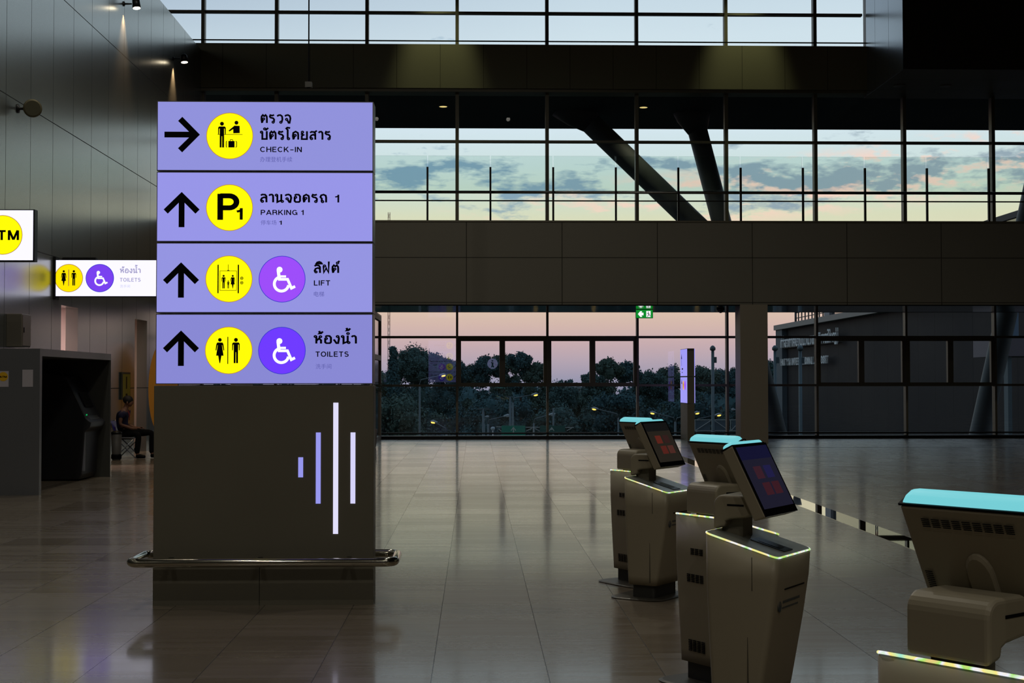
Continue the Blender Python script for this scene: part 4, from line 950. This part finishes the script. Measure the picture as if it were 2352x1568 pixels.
mb = MB(); mb.sm = True; mb.lathe([(0.075, -0.046), (0.065, -0.08), (0.035, -0.105), (0.004, -0.115)], (0, 0, 0), 18); mb.build('dome', pbr('smoked_dome', (8, 8, 10), 0.08), cc)
p = at(709, 195, 26.0)
hs = tag(empty('hanging_speaker', (p.x, 26.0, p.z)), 'small grey box hanging on a thin black rod above the large totem', 'speaker')
o = MB().box(-0.06, 0.06, -0.06, 0.06, -0.05, 0.05).build('box', pbr('speaker_grey', (70, 70, 66), 0.6), hs)
mb = MB(); mb.cyl((0, 0, 0.05), (0, 0, 14.0-p.z), 0.013, 8); mb.build('rod', black, hs)
mb = MB(); mb.box(-0.03, 0.03, -0.03, 0.03, -0.06, -0.05); mb.build('cap', black, hs)

# downlights
def downlight(name, x, y, z, label, lit, grp):
    r = tag(empty(name, (x, y, z)), label, 'light', grp)
    mb = MB(); mb.sm = True; mb.lathe([(0.15, 0.0), (0.15, -0.012), (0.115, -0.02)], (0, 0, 0), 24); mb.build('ring', pbr('ring_white', (110, 108, 100), 0.5), r)
    mb = MB(); mb.lathe([(0.11, -0.021), (0.11, -0.023)], (0, 0, 0), 24); mb.build('lens', glow('downlight_lit', (230, 205, 130), 1.1) if lit else pbr('downlight_off', (70, 66, 56), 0.3), r)
    if lit: spot('downlight_beam', (x, y, z-0.04), (x, y, z-3), 60, (1.0, 0.85, 0.5), math.radians(110), 0.8, 0.1)
downlight('downlight', *at(2065, 189, 36.2).xy, 9.138, 'unlit downlight in the dark bulkhead soffit, left of the two at top right', False, 'downlights in the bulkhead soffit')
downlight('downlight', *at(2172, 190, 36.2).xy, 9.138, 'unlit downlight in the dark bulkhead soffit, right of the two at top right', False, 'downlights in the bulkhead soffit')
for x in (-1.0, 7.15):
    spot('fascia_wash', (x, 36.7, 13.6), (x, 37.45, 9.6), 620, (0.88, 0.92, 0.48), math.radians(40), 0.85, 0.15)

# ------------------------------------------------------------------ vestibule behind the totem, palm
vs_ = tag(empty('glazed_vestibule', (-4.2, 36.2, 0)), 'pale framed glazed vestibule by the windows, edge showing right of the large totem', 'vestibule')
fr_m = pbr('vestibule_frame', (150, 140, 125), 0.5)
x1 = -2.47+4.2
mb = MB()
for y in (-1.5, 1.2): mb.box(x1-0.1, x1, y-0.06, y+0.06, 0, 3.22)
for z0, z1 in ((0, 0.12), (2.07, 2.2), (3.1, 3.22)): mb.box(x1-0.1, x1, -1.44, 1.14, z0, z1)
for z0, z1 in ((0, 0.12), (3.1, 3.22)): mb.box(-x1, x1-0.1, -1.56, -1.44, z0, z1)
mb.box(-x1, -x1+0.1, -1.56, 1.26, 0, 3.22); mb.build('frame', fr_m, vs_)
MB().box(x1-0.06, x1-0.04, -1.44, 1.14, 0.12, 3.10).build('glazing', pbr('dark_glazing', (30, 34, 36), 0.08), vs_)
MB().box(-x1, x1, -1.56, 1.26, 3.22, 3.26).build('roof', dark_metal, vs_)
pp = tag(empty('potted_palm', (at(845, 900, 33.0).x, 33.0, 0)), 'dark potted palm, frond tips showing right of the large totem', 'plant')
mb = MB(); mb.sm = True; mb.lathe([(0.15, 0), (0.19, 0.02), (0.22, 0.42), (0.20, 0.43), (0.18, 0.38)], (0, 0, 0), 24); mb.build('pot', pbr('pot_brown', (90, 66, 50), 0.6), pp)
mb = MB(); mb.sm = True; mb.tube([(0, 0, 0.38), (0.01, 0, 0.9), (0, 0.01, 1.25)], [0.04, 0.03, 0.02], 8); mb.build('stem', pbr('palm_stem', (70, 60, 36), 0.8), pp)
leafm = pbr('palm_leaf', (26, 44, 24), 0.5)
for k in range(13):
    a = 2*math.pi*k/13+0.2; mb = MB(); rise = random.uniform(0.15, 0.45); ln = random.uniform(0.55, 0.75); dirv = Vector((math.cos(a), math.sin(a), 0)); sd = Vector((-dirv.y, dirv.x, 0)); pts = []
    for i_ in range(9):
        t = i_/8; pts.append(Vector((0, 0, 1.22))+dirv*ln*t+Vector((0, 0, rise*math.sin(t*2.4)-0.35*t*t)))
    mb.tube(pts, [0.007*(1-0.8*i_/8) for i_ in range(9)], 5)
    for i_ in range(1, 9):
        for sg in (-1, 1):
            for dd in (0, 0.5):
                p0 = pts[i_-1].lerp(pts[i_], dd); tip = p0+sd*sg*(0.20*(1-abs(i_/8-0.45)))+dirv*0.09+Vector((0, 0, -0.05)); w = dirv*0.012
                mb.add([p0-w, p0+w, tip], [(0, 1, 2)])
    mb.build('frond', leafm, pp)

# ------------------------------------------------------------------ outside: canopy and raking columns
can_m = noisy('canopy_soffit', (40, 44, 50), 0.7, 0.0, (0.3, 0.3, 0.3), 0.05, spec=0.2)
cn = tag(empty('entrance_canopy', (4, 40.7, 9.3)), 'deep dark canopy slab running outside above the mezzanine windows', 'canopy')
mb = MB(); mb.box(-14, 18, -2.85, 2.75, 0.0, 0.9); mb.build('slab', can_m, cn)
mb = MB(); mb.box(-14, 18, 2.75, 2.85, -0.0, 0.95); mb.build('edge_trim', dark_metal, cn)
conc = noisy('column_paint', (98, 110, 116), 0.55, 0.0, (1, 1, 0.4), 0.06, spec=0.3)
def rake(pts, r, label, cap=True):
    P_ = [at(x, y, 41.0) for x, y in pts]; root = tag(empty('raking_column', (P_[-1].x, 41.0, P_[-1].z)), label, 'column', 'raking columns under the canopy')
    mb = MB(); mb.sm = True; o = Vector(P_[-1]); mb.tube([q-o for q in P_], r, 24); mb.build('shaft', conc, root)
    if cap:
        mb = MB(); mb.sm = True; c = P_[0]-o; d = (P_[1]-P_[0]).normalized(); mb.tube([c-d*0.02, c+d*0.5, c+d*0.95], [0.62, 0.5, r*1.02], 20); mb.build('capital', pbr('capital_dark', (26, 28, 32), 0.6), root)
    return root
rake([(1584, 231), (1656, 505), (1786, 1000), (1850, 1245)], 0.285, 'raking round column outside, steep left one leaning beside the square column')
rake([(1304, 231), (1365, 291), (1587, 505), (1672, 586)], 0.315, 'raking round column branch outside, leaning strongly across the sunset clouds')
rake([(2418, 231), (2360, 500), (2312, 720), (2250, 1000), (2196, 1245)], 0.30, 'raking round column outside at the far right edge of the lower windows')
for px, py in ((1018, 243), (1478, 239)):
    q = at(px, py, 40.0); z = 9.299
    downlight('canopy_downlight', q.x, 40.0, z, ('left' if px < 1200 else 'right')+' one of two lit warm downlights in the canopy soffit outside the upper windows', True, 'canopy downlights')

# ------------------------------------------------------------------ airport building
GZ = -8.0
bd = tag(empty('terminal_building', (25, 90, GZ)), 'dark terminal building outside at right with pale parapet and raised airport lettering', 'building')
bw = noisy('building_cladding', (28, 28, 34), 0.7, 0.0, (0.2, 0.2, 0.2), 0.08, spec=0.2)
seams(bw, [(1, 3.0, 0)], 0.05, 0.5)
up_ = 14.18
MB().box(0.4, 30, -35, 27.8, 0, up_-0.4).build('wall', bw, bd)
MB().box(0.0, 0.4, 25.4, 27.8, 0, up_-0.4).build('end_pier', pbr('pier_paint', (78, 90, 100), 0.7), bd)
MB().box(-0.15, 30, -35, 27.9, up_-0.4, up_).build('parapet', pbr('parapet_paint', (150, 145, 140), 0.7), bd)
MB().box(0.1, 0.4, 8, 25.4, up_-0.4-1.55, up_-0.4-1.5).build('ledge', pbr('ledge_paint', (120, 115, 110), 0.7), bd)
MB().box(1.0, 24, -35, 13.8, up_, up_+3.2).build('upper_storey', glass('dark_mirror', (0.1, 0.12, 0.14), 1.0), bd)
MB().box(0.8, 1.1, 13.0, 14.6, up_, up_+3.4).build('upper_pier', pbr('pier_light', (140, 142, 148), 0.7), bd)
MB().box(0.9, 24.1, -35, 14.6, up_+3.2, up_+3.5).build('roof', pbr('roof_dark', (50, 50, 52), 0.7), bd)
mb = MB()
for k in range(8): y = 15.2+k*1.15; mb.box(0.85, 0.93, y, y+0.10, up_, up_+0.85)
mb.box(0.85, 0.95, 14.6, 24.0, up_+0.85, up_+1.02).box(0.87, 0.92, 14.6, 24.0, up_+0.42, up_+0.48); mb.build('roof_railing', pbr('railing_dark', (64, 60, 62), 0.6), bd)
mb = MB(); mb.sm = True; mb.cyl((0.8, 23.9, up_), (0.8, 23.9, up_+1.0), 0.09, 8); mb.tube([(0.8, 23.9, up_+1.0), (0.8, 23.9, up_+2.2)], [0.16, 0.40], 10); mb.build('roof_floodlight', pbr('flood_grey', (64, 64, 70), 0.6), bd)
# lettering reads from the far end towards the near end, on the face towards -X
lm = pbr('raised_letters', (215, 225, 230), 0.6)
def side_text(fn, x0=-0.02):
    m = MB(); fn(m); m.v = [(x0-0.12+v[1], -v[0], v[2]) for v in m.v]; m2 = MB(); n = len(m.v)
    m2.add(m.v, m.f); m2.add([(v[0]+0.12, v[1], v[2]) for v in m.v], m.f)
    return m2
YY = lambda px: 25*F_PX/(px-1092)-90
zz = lambda z: z-GZ
side_text(lambda m: latin(m, 'HAT YAI INTERNATIONAL AIRPORT', -YY(1800.5), -YY(1908), zz(2.81), zz(3.36), 0.0, 0.19, 0.2)).build('english_lettering', lm, bd)
side_text(lambda m: glyphs(m, 'ท่าอากาศยานนานาชาติหาดใหญ่', -YY(1800.5), -YY(1931), zz(4.30), 0.60, 0.0, 'อ', 0.03)).build('thai_lettering', lm, bd)
# nearer canopy structure at the right
ns = tag(empty('service_canopy', (22, 55, GZ)), 'pale canopy beam on a slim post outside at the far right edge', 'canopy')
MB().box(at(2313, 800, 51).x-22, 2.9, -3.5, -0.5, zz(fz(822, 55)), zz(fz(779, 55))).build('beam', pbr('beam_paint', (110, 104, 112), 0.7), ns)
MB().box(at(2305, 800, 52).x-22, at(2314, 800, 52).x-22, -3.4, -3.0, 0, zz(fz(822, 55))).build('post', pbr('post_paint', (88, 104, 112), 0.7), ns)
MB().box(at(2325, 800, 52).x-22, at(2345, 800, 52).x-22, -2.8, -2.4, zz(fz(779, 55)), zz(fz(690, 55))).build('glazed_upright', pbr('pale_blue_glazing', (90, 120, 145), 0.3), ns)

# ------------------------------------------------------------------ ground outside
gm = noisy('grass_and_tarmac', (52, 60, 48), 0.9, 0, (0.05, 0.05, 0.05), 0.2, spec=0.1)
tag(MB().box(-400, 400, 38.2, 900, GZ-0.5, GZ).build('ground', gm), kind='structure')

# ------------------------------------------------------------------ trees
leaf = [noisy('hazy_foliage_%d' % i, c, 0.9, 0, (0.8, 0.8, 0.8), 0.35, spec=0.15) for i, c in enumerate(((72, 98, 98), (64, 94, 100), (78, 100, 94)))]  # leaf colours raised towards blue to carry the haze of the distance
bark = pbr('bark', (60, 52, 46), 0.9)
def tree(px, py, rpx, Y, label, kind='round', dens=1.0):
    """crown top at (px, py), crown half-width rpx, standing at distance Y on the ground"""
    rnd = random.Random(int(px*13+py)); top = at(px, py, Y); R = rpx*Y/F_PX; Ht = top.z-GZ
    root = tag(empty('tree', (top.x, Y, GZ)), label, 'tree', 'trees beyond the road')
    cl = []
    if kind == 'cone':
        for k in range(16): t = k/15; cl.append((Vector((rnd.uniform(-.1, .1)*R, 0, Ht-0.3-0.9*Ht*t*(0.4+0.6*t)*0.8)), max(0.28, 0.9*t**0.8)*R))
    else:
        nb = 24
        cl.append((Vector((0, 0, Ht-R*0.38)), R*0.34)); cl.append((Vector((0, 0, Ht-R*0.9)), R*0.6))
        for k in range(nb):
            a = rnd.uniform(0, 6.283); d = rnd.uniform(0.25, 0.85)*R; r_ = R*rnd.uniform(0.15, 0.34)
            z = Ht-r_-rnd.uniform(0.05, 1.0)*(0.35*R+d*0.75)-0.1*R
            cl.append((Vector((d*math.cos(a), d*math.sin(a)*0.8, max(z, 2.0))), r_))
        for k in range(14):                                     # low skirt down to the undergrowth
            a = rnd.uniform(0, 6.283); d = rnd.uniform(0.0, 0.95)*R; r_ = R*rnd.uniform(0.32, 0.5)
            cl.append((Vector((d*math.cos(a), d*math.sin(a)*0.6, rnd.uniform(1.0, max(Ht-1.5*R, 2.5)))), r_))
    mb = MB()
    for c, r_ in cl:
        rings = []
        for i in range(6):
            t = math.pi*i/5; rr = max(math.sin(t), 0.05)
            rings.append([c+Vector((r_*0.8*rr*math.cos(q*1.047)*rnd.uniform(.8, 1.1), r_*0.8*rr*math.sin(q*1.047)*rnd.uniform(.8, 1.1), r_*0.8*math.cos(t))) for q in range(6)])
        mb.loft(rings)
        nl = int((160+r_*260)*dens)
        for _ in range(nl):
            u = Vector((rnd.gauss(0, 1), rnd.gauss(0, 1), rnd.gauss(0, 1))).normalized(); p = c+u*r_*(rnd.uniform(0.74, 1.1) if rnd.random() < 0.8 else rnd.uniform(1.05, 1.42))
            sz = rnd.uniform(0.07, 0.17); a = Vector((rnd.gauss(0, 1), rnd.gauss(0, 1), rnd.gauss(0, 1))).normalized()*sz; b_ = u.cross(a).normalized()*sz*0.7
            mb.add([p-a, p+b_, p+a, p-b_], [(0, 1, 2, 3)])
    mb.build('crown', leaf[rnd.randrange(3)], root)
    mb = MB(); mb.sm = True; mb.tube([(0, 0, 0), (0.1, 0, Ht*0.3), (0, 0, Ht*0.6)], [0.3, 0.24, 0.14], 8); mb.build('trunk', bark, root)
tl = [(903, 797, 28, 150, 'cone', 'pointed conifer tree beside the radio mast'), (880, 850, 46, 178, 0, 'dark tree half hidden by the large totem, left of the pointed conifer'),
      (951, 790, 66, 165, 0, 'large round-topped tree, tallest crown in the left window bay'), (1012, 815, 46, 182, 0, 'dark tree right of the large round-topped tree'),
      (1050, 828, 34, 158, 0, 'dark tree behind the first full mullion'), (1085, 836, 36, 178, 0, 'low dark tree at the left of the first casement'),
      (1116, 815, 34, 160, 0, 'dark tree behind the middle of the first casement'), (1158, 812, 32, 176, 0, 'dark tree behind the upright between the first two casements'),
      (1196, 807, 30, 160, 0, 'tallest dark tree in the second casement'), (1232, 830, 34, 160, 0, 'dark tree at the right of the second casement'),
      (1283, 874, 50, 175, 0, 'low dark tree under the third casement, in the gap of open sky'), (1330, 898, 46, 185, 0, 'lowest tree in the gap, before the pale distant house'),
      (1362, 852, 30, 150, 0, 'small dark tree at the left of the fourth casement'), (1398, 820, 38, 155, 0, 'leafy tree standing highest in the fourth casement'),
      (1442, 828, 36, 160, 0, 'dark tree at the right of the fourth casement'), (1490, 848, 44, 165, 0, 'dark tree right of the exit sign mullion'),
      (1545, 836, 44, 170, 0, 'dark tree just left of the slim far totem'), (1606, 838, 44, 160, 0, 'dark tree just right of the slim far totem'),
      (1655, 846, 42, 165, 0, 'dark tree left of the square column'), (1705, 840, 44, 175, 0, 'dark tree hidden behind the square column'),
      (1768, 826, 40, 170, 0, 'dark tree sliver right of the square column'), (930, 900, 90, 116, 0, 'low shrubby tree in front at the left of the lower panes'),
      (1130, 905, 95, 128, 0, 'low shrubby tree in front, behind the lamp posts'), (1290, 925, 80, 117, 0, 'low shrubby tree in front of the open gap'), (1430, 895, 85, 130, 0, 'low shrubby tree in front, behind the farthest kiosk'),
      (1590, 900, 90, 118, 0, 'low shrubby tree in front, behind the slim far totem')]
for px, py, rp, Y, kd, lab in tl: tree(px, py, rp, Y, lab, kd or 'round')
rnd = random.Random(5); mb = MB()
for k in range(46):
    x = -75+k*5.2; c = Vector((x+rnd.uniform(-1, 1), 215+rnd.uniform(-4, 4), 0)); h_ = rnd.uniform(8.6, 9.4); r_ = rnd.uniform(3.2, 4.2)
    mb.loft([[c+Vector((r_*f*math.cos(q_*0.785)*rnd.uniform(.85, 1.15), r_*f*math.sin(q_*0.785), h_*z)) for q_ in range(8)] for f, z in ((0.9, 0), (1.1, 0.3), (1.15, 0.6), (0.8, 0.85), (0.2, 1.0))])
    for _ in range(420):
        a = rnd.uniform(0, 6.283); z = rnd.uniform(0.15, 1.05)*h_; f = r_*1.15*math.sqrt(max(0.05, 1-max(0, (z/h_-0.5)*1.9)**2))
        p = c+Vector((f*math.cos(a), f*math.sin(a), z)); aa = Vector((rnd.gauss(0, 1), rnd.gauss(0, 1), rnd.gauss(0, 1))).normalized()*rnd.uniform(0.2, 0.45); bb = aa.orthogonal().normalized()*aa.length*0.7
        mb.add([p-aa, p+bb, p+aa, p-bb], [(0, 1, 2, 3)])
tag(mb.build('thicket', leaf[1]), 'dark thicket of low trees filling the distance below the tree crowns', 'thicket', kind='stuff').location.z = GZ
# distant house
hb = tag(empty('distant_house', (at(1328, 900, 205).x, 205, GZ)), 'pale distant house glimpsed between trees in the gap of sky', 'house')
q = lambda px, py: (at(px, py, 205).x-hb.location.x, at(px, py, 205).z-GZ)
a0, a1 = q(1308, 905), q(1340, 888)
MB().box(a0[0], a1[0], 0, 8, 0, a1[1]-0.3).build('wall', pbr('house_paint', (150, 165, 170), 0.8), hb)
MB().box(a0[0]-0.3, a1[0]+0.3, -0.3, 8.3, a1[1]-0.3, a1[1]).build('roof', pbr('house_roof', (120, 135, 142), 0.8), hb)
# radio mast
q0 = at(893, 870, 234)
ms = tag(empty('radio_mast', (q0.x, 234, GZ)), 'tall thin red and white lattice mast outside the left window bay', 'mast')
rm, wm = pbr('mast_red', (150, 70, 64), 0.7), pbr('mast_white', (150, 150, 150), 0.7); hh = 0.16
for k in range(18):
    z0 = k*2.08; mb = MB(); mm_ = rm if (k//3) % 2 else wm
    for sx_, sy_ in ((-1, -1), (1, -1), (1, 1), (-1, 1)): mb.box(sx_*0.15-0.035, sx_*0.15+0.035, sy_*0.15-0.035, sy_*0.15+0.035, z0, z0+2.08)
    for j in range(2): mb.tube([(-0.15, -0.15, z0+j*0.95), (0.15, -0.15, z0+j*0.95+0.95)], 0.02, 4); mb.tube([(-0.15, 0.15, z0+j*0.95+0.95), (0.15, 0.15, z0+j*0.95)], 0.02, 4)
    mb.build('mast_section', mm_, ms)
# street lamps
pole_m = pbr('galvanised_pole', (84, 100, 106), 0.5, 0.3); head_m = pbr('lamp_head_grey', (150, 165, 172), 0.5)
def street_lamp(hx_, hy_, kx, ky, Y, lit, label, r=0.07, hl=15):
    h, e = at(hx_, hy_, Y), at(kx, ky, Y); sc_ = Y/F_PX
    root = tag(empty('street_lamp', (e.x, Y, GZ)), label, 'street lamp', 'street lamps outside'); O = Vector((e.x, Y, GZ))
    mb = MB(); mb.sm = True; mb.tube([(0, 0, 0), (0, 0, e.z-GZ-0.3)], [r*1.2, r*0.8], 8)
    d = (h-e); mb.tube([(0, 0, e.z-GZ-0.35), (d.x*0.06, 0, e.z-GZ), (d.x*0.97, 0, h.z-GZ-0.02)], [r*0.7, r*0.6, r*0.45], 8); mb.build('pole', pole_m, root)
    sg = 1 if d.x > 0 else -1; L_ = hl*sc_; mb = MB(); mb.sm = True; c = h-O
    mb.tube([c-Vector((sg*L_*0.55, 0, L_*0.16)), c-Vector((sg*L_*0.35, 0, L_*0.08)), c+Vector((sg*L_*0.1, 0, 0.02)), c+Vector((sg*L_*0.5, 0, L_*0.06))], [0.06, L_*0.17, L_*0.21, L_*0.08], 12); mb.build('lamp_head', head_m, root)
    mb = ell(c+Vector((sg*L_*0.10, -0.02, -L_*0.15)), (L_*0.33, L_*0.2, L_*0.14), 12, 8, -sg*0.15)
    mb.build('lens', glow('sodium_lens', (255, 200, 90), 2.2) if lit else pbr('lens_off', (150, 160, 165), 0.3), root)
street_lamp(1017, 860.5, 964, 872, 100, True, 'lit street lamp highest up in the left window bay')
street_lamp(996, 968, 1025, 983, 70, True, 'lit street lamp lowest in the left window bay, arm pointing left', 0.05)
street_lamp(1229, 905, 1178, 914, 100, True, 'lit street lamp in the middle below the second casement')
street_lamp(1366, 937.5, 1420, 950, 110, True, 'lit street lamp left of the farthest kiosk')
street_lamp(1500, 947, 1550, 959, 110, True, 'lit street lamp just left of the slim far totem')
street_lamp(1600, 947, 1552, 960, 112, True, 'lit street lamp just right of the slim far totem')
street_lamp(1650, 951.5, 1600, 962, 110, True, 'lit street lamp behind the truss gantry, left of the square column')
street_lamp(1165, 954, 1121, 964, 105, False, 'unlit street lamp with long arm, left of the tall utility pole')
street_lamp(1119, 956, 1112, 966, 120, False, 'unlit small street lamp beside the T-shaped pole', 0.06, 9)
street_lamp(1268, 951, 1226, 962, 105, False, 'unlit street lamp above the right green road sign')
street_lamp(1312, 949.5, 1273, 960, 118, False, 'unlit street lamp farthest right in the third bay', 0.06, 12)
street_lamp(1684, 940, 1712, 950, 105, False, 'unlit street lamp just left of the square column', 0.06, 10)
def pole(px, ytop, Y, r, label, extra=None, nm='utility_pole'):
    e = at(px, ytop, Y); root = tag(empty(nm, (e.x, Y, GZ)), label, 'pole'); mb = MB(); mb.sm = True; mb.tube([(0, 0, 0), (0, 0, e.z-GZ)], [r*1.15, r], 10); mb.build('shaft', pole_m, root)
    if extra: extra(root, e.z-GZ)
def tbar(w, t=0.04):
    def f_(root, h): MB().box(-w, w, -0.05, 0.05, h-t, h+t).build('crossarm', pole_m, root)
    return f_
pole(1172, 911, 90, 0.075, 'tall pale utility pole below the second casement', tbar(0.25))
pole(1110, 939, 100, 0.08, 'T-shaped pale pole in the left of the third bay', tbar(0.42))
pole(1271, 937, 100, 0.06, 'thin pale pole above the right green road sign')
def globe(root, h):
    mb = MB(); mb.sm = True; mb.lathe([(0.05, h), (0.12, h+0.05), (0.12, h+0.14), (0.06, h+0.22), (0.01, h+0.24)], (0, 0, 0), 12); mb.build('top_cap', pole_m, root)
    MB().box(0.02, 0.16, -0.05, 0.05, h-0.50, h-0.25).build('control_box', pole_m, root)
pole(1637, 806, 60, 0.065, 'round-topped lamp pole standing tallest left of the square column', globe, 'camera_pole')
pole(1780, 806, 58, 0.06, 'round-topped pole left of the terminal building corner', globe, 'camera_pole')
pole(1838, 806, 56, 0.068, 'round-topped pole in front of the terminal building lettering', globe, 'camera_pole')
e = at(1132, 984, 62); ds = tag(empty('dish_post', (e.x, 62, GZ)), 'small pale round disc on a white post at the lower left windows', 'post')
mb = MB(); mb.sm = True; mb.tube([(0, 0, 0), (0, 0, e.z-GZ-0.05)], 0.022, 8); mb.build('post', pbr('white_post', (210, 215, 215), 0.6), ds)
ell((0, 0, e.z-GZ), (0.095, 0.05, 0.085), 16, 10).build('disc', pbr('pale_disc', (170, 190, 200), 0.5), ds)
# gantry with green road signs
YG = 75; gq = lambda px, py: (at(px, py, YG).x, at(px, py, YG).z)
gn = tag(empty('road_sign_gantry', (gq(1225, 980)[0], YG, GZ)), 'white gantry carrying two green road signs at the foot of the windows', 'gantry')
L0 = gn.location; qq = lambda px, py: (gq(px, py)[0]-L0.x, gq(px, py)[1]-GZ)
wp = pbr('gantry_white', (165, 172, 172), 0.6)
mb = MB()
for a, b_ in (((1140, 980), (1152, 980)), ((1207, 981), (1240, 981)), ((1297, 981.5), (1318, 981.5)), ((1145, 985), (1152, 990)), ((1208, 990), (1222, 983)), ((1227, 983), (1240, 990)), ((1302, 989), (1313, 983)), ((1140, 1004), (1320, 1004))):
    u, v = qq(*a), qq(*b_); mb.tube([(u[0], 0, u[1]), (v[0], 0, v[1])], 0.02, 6)
mb.build('truss', wp, gn)
u = qq(1225, 982); MB().box(u[0]-0.03, u[0]+0.03, -0.03, 0.03, 0, u[1]).build('post', wp, gn)
for k, (x0, x1, y0, y1, c) in enumerate(((1152, 1206.5, 977, 1003, (0, 92, 78)), (1240, 1298, 977, 992, (14, 60, 56)))):
    a, b_ = qq(x0, y1), qq(x1, y0); o = MB().box(a[0], b_[0], -0.06, -0.03, a[1], b_[1]).build('road_sign', pbr('road_green_%d' % k, tuple(min(255, int(v*1.5)) for v in c), 0.5), gn)
    cxp = (x0+x1)/2 if k == 0 else 1267; y_ = 980.5 if k == 0 else 981
    A = [qq(cxp+dx, y_+dy) for dx, dy in ((-5.5, 8), (0, 0.5), (5.5, 8))]; mb = MB(); stroke(mb, A, 1.8*YG/F_PX, 0.065)
    Bp = [qq(cxp, y_+2), qq(cxp, y_+(13 if k == 0 else 6))]; stroke(mb, Bp, 2.2*YG/F_PX, 0.065); mb.build('road_arrow', pbr('road_white', (190, 200, 195), 0.5), gn)
# truss bridge / fence
tb = tag(empty('truss_gantry', (gq(1640, 975)[0], YG, GZ)), 'pale steel truss with diagonal braces and grey boards left of the square column', 'gantry')
L0 = tb.location
mb = MB()
for a, b_ in (((1585, 964), (1720, 964)), ((1585, 989), (1720, 989)), ((1596, 964), (1596, 989)), ((1678, 964), (1678, 989)), ((1598, 988), (1632, 966)), ((1642, 966), (1672, 987)), ((1596, 988), (1588, 978)), ((1680, 988), (1700, 966))):
    u, v = qq(*a), qq(*b_); mb.tube([(u[0], 0, u[1]), (v[0], 0, v[1])], 0.022, 6)
mb.build('truss', wp, tb)
for x0, x1 in ((1598, 1632), (1640, 1674), (1682, 1716)):
    a, b_ = qq(x0, 988), qq(x1, 966); MB().box(a[0], b_[0], 0.1, 0.14, a[1], b_[1]).build('board', pbr('board_blue_grey', (80, 100, 112), 0.7), tb)
u = qq(1637, 965); MB().box(u[0]-0.05, u[0]+0.05, 0, 0.1, 0, u[1]).build('post', wp, tb)
